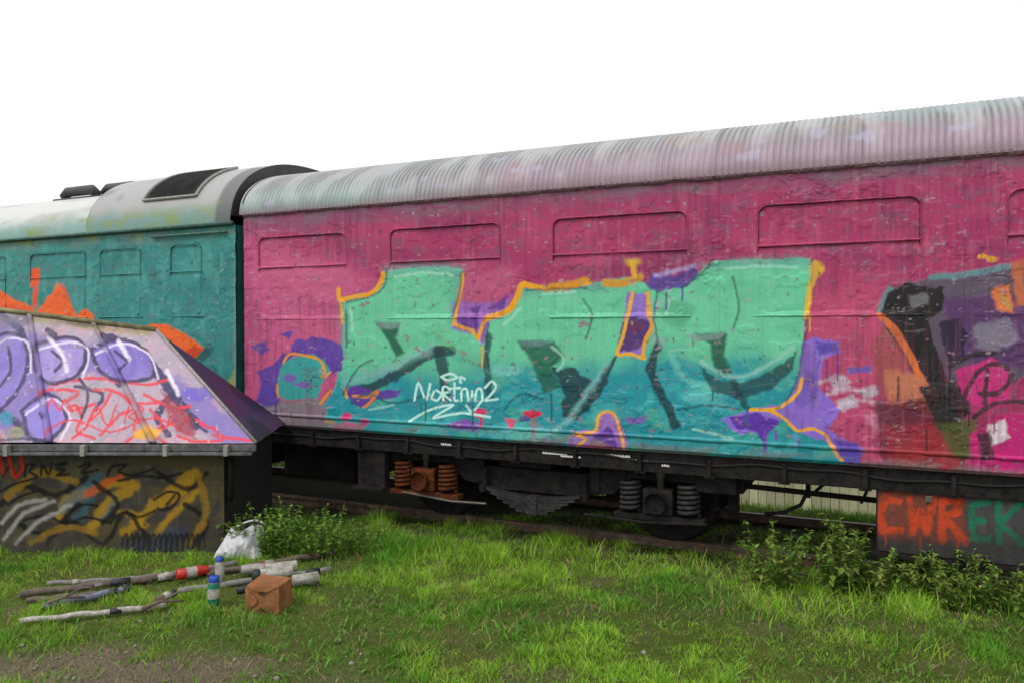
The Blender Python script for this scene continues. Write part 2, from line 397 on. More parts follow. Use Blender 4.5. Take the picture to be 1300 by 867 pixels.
    # right of the letters: lavender flame, orange line, drips
    p.poly([(1020, 432), (1034, 428), (1066, 432), (1068, 448), (1046, 456), (1040, 490), (1066, 520), (1052, 545), (1078, 560), (1096, 566), (1088, 594), (1070, 590), (1048, 560), (1016, 548), (996, 530), (958, 548), (936, 552), (916, 532), (952, 520), (994, 512), (1012, 490)], (134, 104, 204), .97, 1.2, 3)
    p.poly([(1036, 434), (1062, 434), (1066, 446), (1040, 450)], (84, 64, 170), .9, 2, 3); p.poly([(924, 530), (960, 524), (990, 534), (976, 548), (970, 562), (960, 546), (936, 544)], (88, 40, 160), .95, 1.2, 3)
    p.poly([(1022, 470), (1038, 480), (1034, 505), (1014, 520), (1008, 505)], (112, 84, 180), .8, 3, 4); p.drip(971, 548, 26, 5, (110, 56, 160)); p.drip(985, 546, 12, 3, (110, 56, 160))
    p.poly([(1058, 556), (1088, 562), (1096, 590), (1070, 588)], (70, 56, 168), .92, 3, 3); p.poly([(1076, 466), (1106, 464), (1108, 472), (1078, 474)], (100, 84, 176), .9, 2, 2)
    p.stroke([(953, 520), (984, 519), (1002, 509), (1014, 495), (1018, 480)], 4.6, (240, 172, 24), 1, .8, 1.4); p.stroke([(976, 521), (996, 531), (1012, 546), (1030, 544), (1048, 552), (1056, 566), (1068, 584)], 4, (238, 164, 28), 1, .8, 1.4)
    for q in ([(1052, 482), (1074, 478), (1078, 492), (1058, 498)], [(1060, 508), (1084, 500), (1090, 516), (1068, 522)], [(1090, 494), (1112, 488), (1116, 500), (1098, 506)]): p.poly(q, (186, 178, 196), .8, 3, 3)
    for q in ([(1040, 486), (1062, 478), (1078, 484)], [(1050, 500), (1080, 494), (1112, 500)], [(1064, 516), (1090, 508), (1120, 514)]): p.stroke(q, 5, (214, 200, 216), .55, 3, 4)
    p.drip(1150, 548, 20, 3, (90, 30, 70)); p.poly([(1094, 526), (1130, 520), (1140, 540), (1110, 548)], (226, 150, 182), .6, 4, 4)
    # the dark figure piece at the right
    p.poly([(1128, 366), (1180, 352), (1245, 346), (1300, 336), (1420, 330), (1420, 470), (1300, 480), (1240, 500), (1200, 498), (1160, 470), (1128, 425), (1116, 396)], (86, 76, 96), .97, 2, 4)
    p.poly([(1196, 380), (1300, 370), (1420, 360), (1420, 460), (1300, 468), (1210, 456)], (84, 46, 98), .9, 6, 6)
    p.stroke([(1182, 353), (1232, 348), (1284, 338)], 8, (92, 138, 146), .9, 2, 3); p.stroke([(1130, 368), (1118, 394), (1130, 424)], 9, (100, 136, 142), .85, 2.5, 3)
    p.poly([(1126, 378), (1150, 366), (1196, 372), (1190, 400), (1168, 398), (1172, 430), (1184, 470), (1160, 478), (1140, 440), (1118, 408)], (16, 16, 19), .98, 1.5, 4)
    p.poly([(1150, 378), (1172, 374), (1176, 386), (1156, 392)], (150, 150, 150), .6, 3, 3)
    p.poly([(1194, 408), (1220, 402), (1228, 430), (1222, 456), (1204, 458), (1196, 436)], (34, 20, 54), .96, 1.8, 4); p.poly([(1234, 414), (1280, 404), (1296, 430), (1262, 448), (1240, 440)], (132, 126, 142), .75, 4, 5)
    p.poly([(1128, 372), (1150, 360), (1200, 366), (1196, 396), (1180, 404), (1186, 440), (1204, 480), (1214, 540), (1190, 540), (1170, 486), (1144, 440), (1120, 404)], (14, 13, 16), .97, 1.3, 4); p.poly([(1152, 376), (1176, 372), (1180, 386), (1158, 392)], (120, 118, 124), .7, 2, 3); p.stroke([(1118, 402), (1136, 420), (1152, 446), (1168, 478), (1186, 512), (1194, 545)], 9, (226, 112, 48), .97, 1, 2); p.poly([(1120, 412), (1150, 450), (1166, 500), (1120, 505), (1104, 440)], (168, 78, 76), .8, 4, 4)
    p.poly([(1124, 470), (1172, 478), (1196, 506), (1186, 526), (1128, 510)], (196, 118, 84), .85, 4, 4)
    p.poly([(1110, 510), (1180, 506), (1236, 545), (1224, 596), (1120, 592)], (92, 26, 38), .9, 4, 5); p.poly([(1120, 540), (1190, 540), (1230, 600), (1130, 596)], (170, 44, 50), .6, 7, 5)
    p.poly([(1166, 492), (1210, 482), (1236, 500), (1222, 548), (1192, 545)], (20, 24, 24), .97, 1.8, 4); p.poly([(1190, 536), (1240, 532), (1246, 580), (1208, 580)], (74, 84, 34), .85, 4, 4)
    p.poly([(1212, 470), (1256, 454), (1284, 468), (1280, 512), (1248, 520), (1222, 504)], (202, 36, 122), .97, 1.4, 4); p.poly([(1230, 556), (1262, 528), (1420, 505), (1420, 660), (1246, 640)], (190, 24, 112), .97, 2, 5)
    for q in ([(1222, 508), (1240, 474), (1262, 462), (1284, 474), (1268, 498), (1244, 500)], [(1236, 530), (1262, 512), (1300, 510)], [(1204, 466), (1232, 452), (1262, 448)], [(1254, 470), (1250, 512)]): p.stroke(q, 6, (34, 30, 36), .9, 1.2, 2)
    p.poly([(1252, 540), (1276, 530), (1282, 556), (1258, 566)], (222, 218, 222), .85, 2, 3); p.poly([(1240, 552), (1258, 545), (1262, 580), (1246, 584)], (28, 26, 30), .9, 2, 3)
    p.poly([(1284, 332), (1330, 322), (1330, 390), (1290, 390)], (196, 104, 60), .9, 3, 4); p.poly([(1260, 366), (1282, 360), (1286, 396), (1264, 394)], (226, 120, 56), .9, 3, 4); p.stroke([(1272, 376), (1280, 390)], 5, (150, 160, 60), .7)
    p.blob(1247, 326, 5, 3, (226, 160, 40), .9); p.blob(1259, 329, 8, 4, (228, 160, 36), .95)
    ln = (10, 60, 70)
    p.poly([(886, 462), (912, 482), (944, 486), (984, 468), (1012, 446), (1006, 470), (976, 496), (936, 506), (904, 496)], dk, .8, 2, 3); p.stroke([(890, 458), (916, 474), (946, 477), (980, 460), (1008, 440)], 5, (150, 206, 196), .6, 2, 2)
    p.stroke([(446, 510), (470, 500), (500, 512), (540, 500)], 4, (20, 88, 96), .7, 1.5, 2)
    p.poly([(836, 392), (846, 384), (872, 382), (884, 394), (870, 412), (846, 412)], (70, 150, 112), .5, 4, 4)
    for q in ([(492, 345), (488, 362), (474, 375), (440, 384)], [(586, 345), (582, 378), (574, 402)], [(668, 369), (744, 366)], [(905, 334), (888, 350), (866, 366)], [(834, 372), (830, 402), (834, 440), (820, 470)], [(1026, 404), (1020, 440), (1013, 478), (1000, 504)], [(620, 410), (618, 440), (621, 470)],
              [(436, 500), (452, 470), (474, 456)], [(640, 520), (660, 500), (690, 506)], [(860, 520), (900, 514), (940, 520)], [(740, 380), (752, 400), (744, 430)], [(930, 352), (938, 390), (930, 420)], [(440, 395), (441, 440)]): p.stroke(q, 3, ln, .6, 1, 1.5)
    hl = (176, 226, 206)
    for q in ([(500, 352), (540, 346), (576, 350)], [(690, 374), (730, 371)], [(920, 342), (970, 338), (1012, 340)], [(446, 392), (448, 420)], [(640, 412), (660, 392)], [(850, 378), (846, 400)], [(470, 520), (500, 514)], [(880, 544), (930, 556)], [(700, 440), (716, 456), (708, 470)]): p.stroke(q, 3, hl, .6, 1.6, 1.5)
    # the white handstyle tag
    wt = (196, 240, 232)
    for q in ([(526, 508), (531, 486), (541, 507), (546, 487)], [(551, 497), (548, 505), (555, 508), (560, 500), (554, 495)], [(563, 508), (562, 492), (568, 491), (570, 497), (563, 499), (572, 508)],
              [(577, 486), (577, 507), (581, 508)], [(571, 493), (584, 492)], [(586, 508), (586, 496), (592, 494), (595, 508)], [(599, 496), (600, 508)], [(604, 508), (605, 495), (611, 494), (613, 508)],
              [(616, 492), (624, 484), (630, 491), (622, 502), (617, 508), (632, 506)], [(585, 485), (584, 478), (590, 481)], [(560, 478), (572, 474), (580, 479), (568, 482), (560, 478)], [(520, 534), (545, 520), (575, 514), (550, 530), (585, 524), (622, 529)], [(592, 514), (600, 522), (612, 508)]):
        p.stroke(q, 3.0, wt, .97, .7, .5)
    for x_, y_, L_, c_ in ((452, 384, 26, mint), (470, 378, 14, mint), (612, 440, 26, yel), (540, 505, 30, (14, 100, 112)), (600, 505, 40, (16, 104, 116)), (678, 530, 22, (206, 24, 66)), (700, 500, 34, (10, 84, 96)), (776, 545, 20, pur), (803, 340, 14, yel), (846, 372, 22, pur), (866, 366, 16, pur), (905, 478, 30, (14, 92, 100)), (948, 506, 36, (14, 100, 112)), (1028, 402, 18, yel), (1050, 456, 24, pur), (1063, 448, 34, pur), (1010, 550, 18, lav), (1140, 478, 30, (24, 20, 26)), (1176, 545, 26, (20, 18, 22)), (1230, 520, 20, (40, 24, 40)), (1262, 520, 30, (150, 20, 90)), (350, 512, 20, pur), (335, 515, 14, pur), (440, 547, 10, (224, 80, 136)), (1206, 458, 26, (34, 20, 54))): p.drip(x_, y_, L_, 2.4, c_, .85)
    # chips where the letters have flaked back to the pink and grey
    chip = fbm(p.X/11, p.Y/7, 131, 5); p.field(.85*sstep(.755, .775, chip)*sstep(.45, .6, fbm(p.X/70, p.Y/50, 133, 3)), (138, 96, 116)); p.field(.55*sstep(.80, .815, chip), (160, 150, 154))
    # worn lower edge, scuffs, flaked spots
    bt = 555+0.0695*(p.X-552)
    p.field(.75*sstep(17, 4, bt-p.Y+10*(fbm(p.X/24, p.Y/8, 44, 4)-.5))*sstep(.4, .6, fbm(p.X/40, p.Y/15, 46, 3)), (112, 112, 112))
    fl = fbm(p.X/7, p.Y/4.5, 52, 4); big = fbm(p.X/60, p.Y/40, 59, 3); p.field(.55*sstep(.765, .80, fl+.06*(big-.5)), (176, 150, 162)); p.field(.55*sstep(.75, .79, fbm(p.X/5, p.Y/7, 58, 4)+.05*(big-.5)), (74, 44, 62))
    scr = fbm(p.X/16+p.Y/30, p.Y/2.6, 66, 3); p.field(.13*sstep(.66, .74, scr)*sstep(.5, .62, big), (206, 170, 184)); run = fbm(p.X/3.2, p.Y/46, 67, 3)*fbm(p.X/50, p.Y/40, 68, 3)*2; pk = (1-inb); p.field(.3*pk*sstep(.6, .8, run), (92, 40, 68)); p.field(.16*pk*sstep(.62, .8, fbm(p.X/4.2, p.Y/60, 69, 3)), (196, 110, 140))
    return p.c

def side_height(x, z, wins):
    """relief of the plated side: dents, flakes, recessed windows (negative y = outwards)"""
    h = 0.009*(fbm(x*1.3, z*1.6, 71, 3)-.5) + .0018*(fbm(x*9, z*9, 72, 3)-.5)
    fl = fbm(x*7+.6*fbm(x*20, z*20, 75, 2), z*9, 73, 4); g = sstep(.46, .60, fbm(x*1.1, z*1.5, 79, 3)); h = h + g*(.0042*sstep(.55, .575, fl) + .0035*sstep(.60, .62, fbm(x*13, z*11, 74, 3))) + .003*sstep(.60, .62, fbm(x*3, z*3.4, 76, 4))
    seam = np.minimum.reduce([abs(x-s) for s in (-2.93, -1.68, .15, 1.97, 3.8)]); h = h - .005*sstep(.012, .003, seam)
    for (a, b, z0, z1) in wins:
        cx, cz, hx, hz, r = (a+b)/2, (z0+z1)/2, (b-a)/2, (z1-z0)/2, .09
        d = np.hypot(np.maximum(abs(x-cx)-hx+r, 0), np.maximum(abs(z-cz)-hz+r, 0))-r
        lo = sstep(z1-.30, z1-.46, z); h = h - (.05*sstep(.006, -.010, d)*(1-lo) + .03*sstep(.0, -.10, d)*lo)
    return -h

WINS = [(-3.22+.02, -1.97), (-1.41, -.13), (.42, 1.69), (2.28, 3.50), (4.07, 5.33), (5.9, 7.15), (7.75, 9.0)]
WZ0, WZ1 = 2.16, 3.085
xs = np.concatenate([np.arange(X0, 4.6, .0064), np.arange(4.6, X1+.03, .03)]); zs = np.arange(ZB, ZE+.004, .0068)
gx, gz = np.meshgrid(xs, zs, indexing='ij')
gy = side_height(gx, gz, [(a, b, WZ0, WZ1) for a, b in WINS])
# lower edge rolls under, upper edge meets the gutter
gy = gy + .03*sstep(ZB+.03, ZB, gz)
PX, PY = photo_xy(gx, 0*gx, gz)
side = grid_obj('body_side', np.stack([gx, gy, gz], -1), M_side, ROOT, pink_paint(PX, PY))
# rest of the shell: far side, ends, floor
M_shell = mat_plain('faded_pink_shell', (140, 58, 96), .6, 0, .4, 3, .3, 30)
bm = NB(); prism(bm, [(.035, ZB+.01), (.06, ZE-.01), (WD-.02, ZE-.01), (WD-.02, ZB+.01)], X0+.004, X1-.01, lambda u, v, d: (d, u, v)); obj('body_shell', bm, M_shell, ROOT)

def roof_pts(x0, x1, y0, y1, ze, h, step, amp, pitch, nt=72, over=.035):
    xs = np.arange(x0, x1+step, step); t = np.linspace(0, PI, nt)
    X, T = np.meshgrid(xs, t, indexing='ij')
    # corrugation only above the eaves
    c = amp*(.5+.5*np.cos(2*PI*X/pitch)) + .004*(fbm(X*3, T*4, 83, 3)-.5)
    ry, hh = (y1-y0)/2+over, h
    e = 0.86
    cy = np.sign(np.cos(T))*abs(np.cos(T))**e; sz = np.sin(T)**.92
    Y = (y0+y1)/2 - (ry+c*abs(cy))*cy; Z = ze + (hh+c)*sz
    return X, T, np.stack([X, Y, Z], -1)

RX, RT, RP = roof_pts(X0-.03, X1, 0, WD, ZE, RH, .0075, .008, .052)
rc = np.tile(lin((150, 154, 156)), (RX.size, 1))
def blend(c, m, col): m = np.clip(np.asarray(m).ravel(), 0, 1)[:, None]; return c*(1-m)+lin(col)*m
cell = np.floor(RX/.052+.5)
rnd = hash2(cell, cell*0, 5); lng = hash2(cell, cell*0+3, 9)
groove = (.5-.5*np.cos(2*PI*RX/.052))
wav = fbm(RX*5, RT*2.6, 19, 3)
rc = blend(rc, .97*sstep(.35, .75, groove+.5*(wav-.5))*(.45+.55*rnd)*sstep(1.5, .7+.6*lng, RT), (84, 84, 80)); rc = blend(rc, .4*sstep(.5, .8, rnd)*sstep(1.2, .3, RT+.5*(wav-.5)), (120, 122, 120))
rc = blend(rc, .4*sstep(.5, .7, fbm(RX*.8, RT*3, 23, 4)), (136, 134, 132)); rc = blend(rc, .5*sstep(.62, .74, fbm(RX*2.4, RT*3, 25, 5)), (150, 120, 104)); jn = abs((RX+.37) % 1.15-.575); rc = blend(rc, .8*sstep(.56, .572, jn), (92, 90, 88)); rc = blend(rc, .45*sstep(.5, .64, fbm(RX*6, RT*1.3, 27, 4)), (184, 186, 186))
rc = blend(rc, .65*sstep(.75, .05, RT+.3*(wav-.5))*sstep(-2, 1.0, RX), (158, 120, 146)); rc = blend(rc, .4*sstep(.5, .65, fbm(RX*.9+7, RT*2, 28, 4))*sstep(2, 4, RX), (124, 152, 154)); rc = blend(rc, .5*sstep(.6, .1, RT+.3*(wav-.5))*sstep(-.6, -2.6, RX), (128, 158, 152)); rc = blend(rc, .6*sstep(.14, .02, RT), (126, 112, 114))
rc = blend(rc, .3*sstep(.55, .72, fbm(RX*1.1, RT*2, 29, 3))*sstep(-1, -3, RX), (150, 190, 184))
rc = blend(rc, .5*sstep(.72, .76, fbm(RX*4, RT*6, 37, 3)), (168, 164, 190))
grid_obj('roof', RP, M_roof, ROOT, rc)
bm = NB(); prism(bm, [(float(p[1]), float(p[2])) for p in RP[0][4:-4:2]], X0-.025, X0+.03, lambda u, v, d: (d, u, v)); obj('roof_end', bm, M_dark, ROOT)
# gutter strip with flaked edge
gxs = np.arange(X0, X1, .012)
bm = NB(); n = len(gxs); a = []
for i, x in enumerate(gxs):
    e = .010*(vnoise(np.array([x*23]), np.array([0.]), 3)[0]-.5)+.012*(vnoise(np.array([x*5]), np.array([4.]), 3)[0]-.5)
    a.append([bm.verts.new(q) for q in ((x, .0, ZE-.028+e*.6), (x, -.026+e*.4, ZE-.018+e), (x, -.042, ZE+.014), (x, -.02, ZE+.034+e*.5), (x, .02, ZE+.036))])
for q, s in zip(a, a[1:]):
    for k in range(4): bm.faces.new((q[k], q[k+1], s[k+1], s[k]))
M_gut = mat_plain('flaked_gutter', (158, 116, 134), .6, 0, .4, 25, .5, 60, col2=(92, 72, 84)); obj('gutter', bm, M_gut, ROOT, True)

def rr_points(a, b, z0, z1, r, n=6):
    out = []
    for cx, cz, a0 in ((b-r, z1-r, 0), (a+r, z1-r, 90), (a+r, z0+r, 180), (b-r, z0+r, 270)):
        for k in range(n+1):
            t = rad(a0+90*k/n); out.append((cx+r*math.cos(t), cz+r*math.sin(t)))
    return out

def plated_window(parent, a, b, z0, z1, paint, mats, tr=.34, dx=.011, r=.085, sill_over=.03, k_=.85):
    """boarded and painted over window: panel, beaded frame, transom and sill"""
    xs = np.arange(a+.006, b-.006+dx, dx); zs = np.arange(z0+.006, z1-.006+dx, dx); X, Z = np.meshgrid(xs, zs, indexing='ij')
    cx, cz, hx, hz = (a+b)/2, (z0+z1)/2, (b-a)/2, (z1-z0)/2
    d = np.hypot(np.maximum(abs(X-cx)-hx+r, 0), np.maximum(abs(Z-cz)-hz+r, 0))-r
    lo = sstep(z1-.30, z1-.46, Z); Y = (.020-.010*lo)+.010*(fbm(X*2, Z*2, 171, 3)-.5)-.004*sstep(.55, .58, fbm(X*8, Z*9, 73, 4)) + .06*sstep(-.004, .006, d)
    px, py = photo_xy(X, Y, Z)
    o = grid_obj('window', np.stack([X, Y, Z], -1), mats[0], parent, paint(px, py))
    # bead: top and both upper corners, coloured like the paint round it
    def bead(name, pts, rr):
        P = []; m = 8
        for i in range(len(pts)):
            p = Vector((pts[i][0], 0, pts[i][1])); q = Vector((pts[min(i+1, len(pts)-1)][0], 0, pts[min(i+1, len(pts)-1)][1])); s = Vector((pts[max(i-1, 0)][0], 0, pts[max(i-1, 0)][1]))
            t = (q-s).normalized(); nn = Vector((-t.z, 0, t.x)); jit = .5*(random.random()-.5)*rr
            nv = float(vnoise(np.array([p.x*6.+p.z*9]), np.array([p.z*5.]), 12)[0]); rq = rr*(.55+.75*nv)*(.45 if abs(t.z) > .8 else 1)
            P.append([list(p+nn*(rq*math.cos(2*PI*k/m)+jit*.6)+Vector((0, .002+rq*math.sin(2*PI*k/m)+jit*.5, 0))) for k in range(m+1)])
        P = np.array(P); px, py = photo_xy(P[..., 0], P[..., 1]*0, P[..., 2]); return grid_obj(name, P, mats[0], o, paint(px, py))
    top = [q for q in rr_points(a, b, z0, z1, r, 7) if q[1] > z0+hz*1.1]
    top = sorted(top, key=lambda q: q[0]) if False else top
    dens = []
    for q, s in zip(top, top[1:]):
        L = math.hypot(s[0]-q[0], s[1]-q[1]); k = max(1, int(L/.025))
        dens += [(q[0]+(s[0]-q[0])*j/k, q[1]+(s[1]-q[1])*j/k) for j in range(k)]
    dens = [(b, z0+hz*1.2)]+dens+[top[-1], (a, z0+hz*1.2)]
    bead('frame', dens, .013*k_)
    N = int((b-a)/.03)
    bead('sill', [(a-sill_over+(b-a+2*sill_over)*k/N, z0+.002) for k in range(N+1)], .013*k_)
    if tr: bead('transom', [(a+.0+(b-a)*k/N, z1-tr) for k in range(N+1)], .013*k_)
    return o

for a, b in WINS: plated_window(ROOT, a, b, WZ0, WZ1, pink_paint, (M_side,), dx=.0095 if a < 4.5 else .03)

# long sill fold along the foot of the side
gxs = np.arange(X0+.01, X1, .014); prof = [(0, .035), (-.014, .028), (-.018, .012), (-.008, -.004), (.004, -.006)]
P = np.array([[(x, py+.006*(vnoise(np.array([x*9.]), np.array([1.]), 6)[0]-.5), ZB+.125+pz+.004*(vnoise(np.array([x*14.]), np.array([2.]), 6)[0]-.5)) for py, pz in prof] for x in gxs])
px, py = photo_xy(P[..., 0], P[..., 1]*0, P[..., 2]); grid_obj('foot_rail', P, M_side, ROOT, pink_paint(px, py))

# ------------------------------------------------------------------ underframe
bm = NB(); box(bm, X0+.05, X1, .06, .20, ZB-.19, ZB+.03, .006); box(bm, X0+.05, X1, WD-.2, WD-.06, ZB-.19, ZB+.03, .006)
for x in np.arange(-2.9, X1, 1.6): box(bm, x, x+.12, .2, WD-.2, ZB-.17, ZB-.02)
obj('underframe', bm, M_frame, ROOT)
for px, py, wdt in ((689, 574, 34), (712, 578, 26), (770, 577, 30), (796, 583, 26), (560, 563, 18), (840, 590, 12)):
    p = on_side(px, py, .06); x = p[0]; z = max(p[2], ZB-.165); st = NB()
    q = x
    pts = [(q, z-.010)]
    for k in range(int(wdt/3.2)):      # one ragged strip of half-worn white characters
        pts += [(q, z+.009+random.uniform(-.004, .004)), (q+random.uniform(.008, .016), z+.010), (q+.018, z-.006)]; q += .026
    pts += [(q, z-.010)]
    prism(st, pts, .0555, .058, XZ)
    obj('stencil_marking', st, M_white, ROOT)
for x in np.arange(-3.1, 5.6, .62):
    bm = NB(); box(bm, x, x+.035, .02, .062, ZB-.185, ZB-.03, .004); box(bm, x-.03, x+.065, .03, .062, ZB-.2, ZB-.183, .003); obj('solebar_bracket', bm, M_frame, ROOT)
bm = NB(); tube(bm, [(x, .052+.004*math.sin(7*x), ZB-.075+.018*math.sin(x*3.1)+.01*math.sin(x*9)) for x in np.arange(-3.2, 6, .12)], .011, 7); obj('cable', bm, M_rubber, ROOT, True)

def wheel_bm(x, y, r=.46):
    bm = NB()
    lathe(bm, [(.0, -.07), (.085, -.07), (.09, -.04), (.13, -.03), (r-.10, -.015), (r-.085, -.05), (r-.012, -.05), (r, -.045), (r+.0, .05), (r+.012, .06), (r+.028, .075), (r+.022, .085), (r-.08, .085), (r-.1, .04), (.13, .05), (.0, .05)], (x, y, r), (0, 1, 0), 48)
    return bm

def coil_bm(x, y, z0, z1, R=.088, wr=.019, turns=6):
    bm = NB(); n = turns*16
    tube(bm, [(x+R*math.cos(2*PI*turns*i/n), y+R*math.sin(2*PI*turns*i/n), z0+wr+(z1-z0-2*wr)*i/n) for i in range(n+1)], wr, 8)
    return bm

def make_bogie(parent, xc, rusty=True):
    ax = (-1.25, 1.25); yl = .30; B = None
    # the near and far side frames: plate with raised middle and drop ends
    prof = [(-2.0, .62), (-1.95, .72), (-1.62, .78), (-.85, .78), (-.6, .66), (.6, .66), (.85, .78), (1.62, .78), (1.95, .72), (2.0, .62), (1.66, .6), (1.56, .66), (.98, .66), (.80, .50), (.42, .44), (-.42, .44), (-.80, .50), (-.98, .66), (-1.56, .66), (-1.66, .6)]
    bm = NB(); prism(bm, [(xc+u, v) for u, v in prof], yl-.05, yl+.05, XZ)
    tmp = NB(); prism(tmp, [(xc+u, v) for u, v in prof], WD-yl-.05, WD-yl+.05, XZ); me = bpy.data.meshes.new('t'); tmp.to_mesh(me); tmp.free(); bm.from_mesh(me); bpy.data.meshes.remove(me)
    for q in (-1.98, 1.9): box(bm, xc+q, xc+q+.09, yl-.04, WD-yl+.04, .6, .72)
    for q in (-.4, .25): box(bm, xc+q, xc+q+.15, yl+.05, WD-yl-.05, .46, .66)
    for u in np.arange(-1.5, 1.6, .22): lathe(bm, [(0, -.012), (.012, -.01), (.014, 0.004)], (xc+u, yl-.05, .715 if abs(u) > .75 else .60), (0, 1, 0), 8)
    for u in (-.62, .62, -1.0, 1.0): box(bm, xc+u-.05, xc+u+.05, yl-.075, yl-.045, .50 if abs(u) < .9 else .68, .76, .006)
    for u in (-1.83, -.67, .67, 1.83): tube(bm, [(xc+u, .62, .74), (xc+u*1.0, .62, .36)], .022, 8); box(bm, xc+u-.03-(.03 if u in (-1.83, .67) else 0), xc+u+.03+(.03 if u in (-.67, 1.83) else 0), .58, .72, .34, .56, .01)
    tube(bm, [(xc-1.8, .6, .37), (xc+1.8, .6, .37)], .02, 8)
    B = obj('bogie', bm, M_frame, parent)
    for i, q in enumerate(ax):
        for y, s in ((.66, 1), (WD-.66, -1)):
            bm = wheel_bm(0, 0)
            if s < 0: bmesh.ops.scale(bm, verts=bm.verts[:], vec=(1, -1, 1)); bmesh.ops.reverse_faces(bm, faces=bm.faces[:])
            bmesh.ops.translate(bm, verts=bm.verts[:], vec=(xc+q, y, .02)); obj('wheel', bm, M_frame, B, True)
        bm = NB(); tube(bm, [(xc+q, .3, .48), (xc+q, WD-.3, .48)], .075, 14); obj('axle', bm, M_black, B, True)
        for y, s in ((yl-.02, -1), (WD-yl+.02, 1)):
            bm = NB(); box(bm, xc+q-.14, xc+q+.14, min(y, y+s*.14), max(y, y+s*.14), .36, .60, .025); lathe(bm, [(.0, .0), (.085, .0), (.095, -.02), (.095, -.06)], (xc+q, y+s*.16, .48), (0, -s, 0), 18)
            box(bm, xc+q-.42, xc+q+.42, min(y, y+s*.12), max(y, y+s*.12), .30, .355, .012)
            obj('axle_box', bm, M_rust if (rusty and i == 0 and s < 0) else M_frame, B)
            for dx in (-.27, .27):
                bm = coil_bm(xc+q+dx, y+s*.06, .355, .665, turns=6)
                obj('coil_spring', bm, (M_rust if (rusty and i == 0 and s < 0) else M_spring), B, True)
            bm = NB(); lathe(bm, [(0, 0), (.03, 0), (.03, .1), (.042, .1), (.042, .22), (.02, .22), (.02, .26)], (xc+q+.02, y+s*.09, .6), (0, 0, 1), 14); obj('damper', bm, M_steel, B, True)
    # central leaf spring pack and hanger links, brake beams
    for y in (yl-.16, WD-yl+.06):
        bm = NB()
        for k in range(6):
            hl = .52-.07*k; a = []
            for u in np.linspace(-1, 1, 15):
                X, Z = xc+hl*u, .40-.027*k+.06*u*u*(hl/.52)**2; a.append([bm.verts.new((X, yy, Z+zz)) for yy, zz in ((y, -.0115), (y+.1, -.0115), (y+.1, .0115), (y, .0115))])
            for q, r_ in zip(a, a[1:]):
                for m in range(4): bm.faces.new((q[m], q[(m+1) % 4], r_[(m+1) % 4], r_[m]))
            bm.faces.new(a[0][::-1]); bm.faces.new(a[-1])
        bmesh.ops.recalc_face_normals(bm, faces=bm.faces[:])
        box(bm, xc-.06, xc+.06, y-.012, y+.112, .24, .42, .01)
        obj('leaf_spring', bm, M_spring, B)
        for u in (-.54, .54):
            bm = NB(); tube(bm, [(xc+u, y+.05, .45), (xc+u*.98, y+.05, .66)], .026, 8); lathe(bm, [(0, -.05), (.04, -.05), (.04, .05), (0, .05)], (xc+u, y+.05, .455), (0, 1, 0), 14); obj('hanger_link', bm, M_black, B)
    for q in (-.74, .74):
        bm = NB(); box(bm, xc+q-.05, xc+q+.05, .5, WD-.5, .40, .50, .01); obj('brake_beam', bm, M_frame, B)
    bm = NB(); tube(bm, [(xc-1.5, yl-.14, .33), (xc-.9, yl-.16, .29), (xc-.5, yl-.15, .30)], .013, 8); obj('brake_rod', bm, M_steel, B)
    bm = NB(); tube(bm, [(xc+.55, yl-.15, .30), (xc+1.1, yl-.16, .285), (xc+1.7, yl-.14, .32)], .014, 8); obj('brake_rod', bm, M_frame, B)
    return B

BX = .14
make_bogie(ROOT, BX)
bm = NB(); lathe(bm, [(0, 0), (.13, .02), (.15, .06), (.15, .84), (.13, .88), (0, .9)], (BX-.2, 1.0, .68), (1, 0, 0), 24); obj('slit_blocker', bm, M_black, ROOT, True)  # added black drum blocking the bright see-through slit behind the bogie
bm = NB(); box(bm, BX-1.0, BX+1.2, 1.3, 1.5, .62, .88, .02); obj('centre_beam', bm, M_black, ROOT)
bm = NB(); box(bm, BX+.9, BX+1.35, .12, .34, .80, .93, .012); obj('bogie_cable_box', bm, M_purpbox, ROOT)
# equipment between the axles, hanging under the frame
bm = NB(); box(bm, BX-.36, BX+.2, .16, .5, .69, .79, .015); obj('valve_box', bm, M_black, ROOT)
bm = NB(); box(bm, BX+1.6, BX+1.95, .16, .6, .6, .8, .02); obj('valve_box', bm, M_frame, ROOT)
bm = NB(); box(bm, -3.25, -2.2, .45, 2.3, .30, .84, .05); obj('gap_blocker', bm, M_black, ROOT)  # added black box closing the bright view under the coach end
bm = NB(); box(bm, -1.9, -1.55, .1, .2, .36, .82, .01); box(bm, -1.92, -1.53, .02, .22, .34, .37, .005); obj('step', bm, M_frame, ROOT)

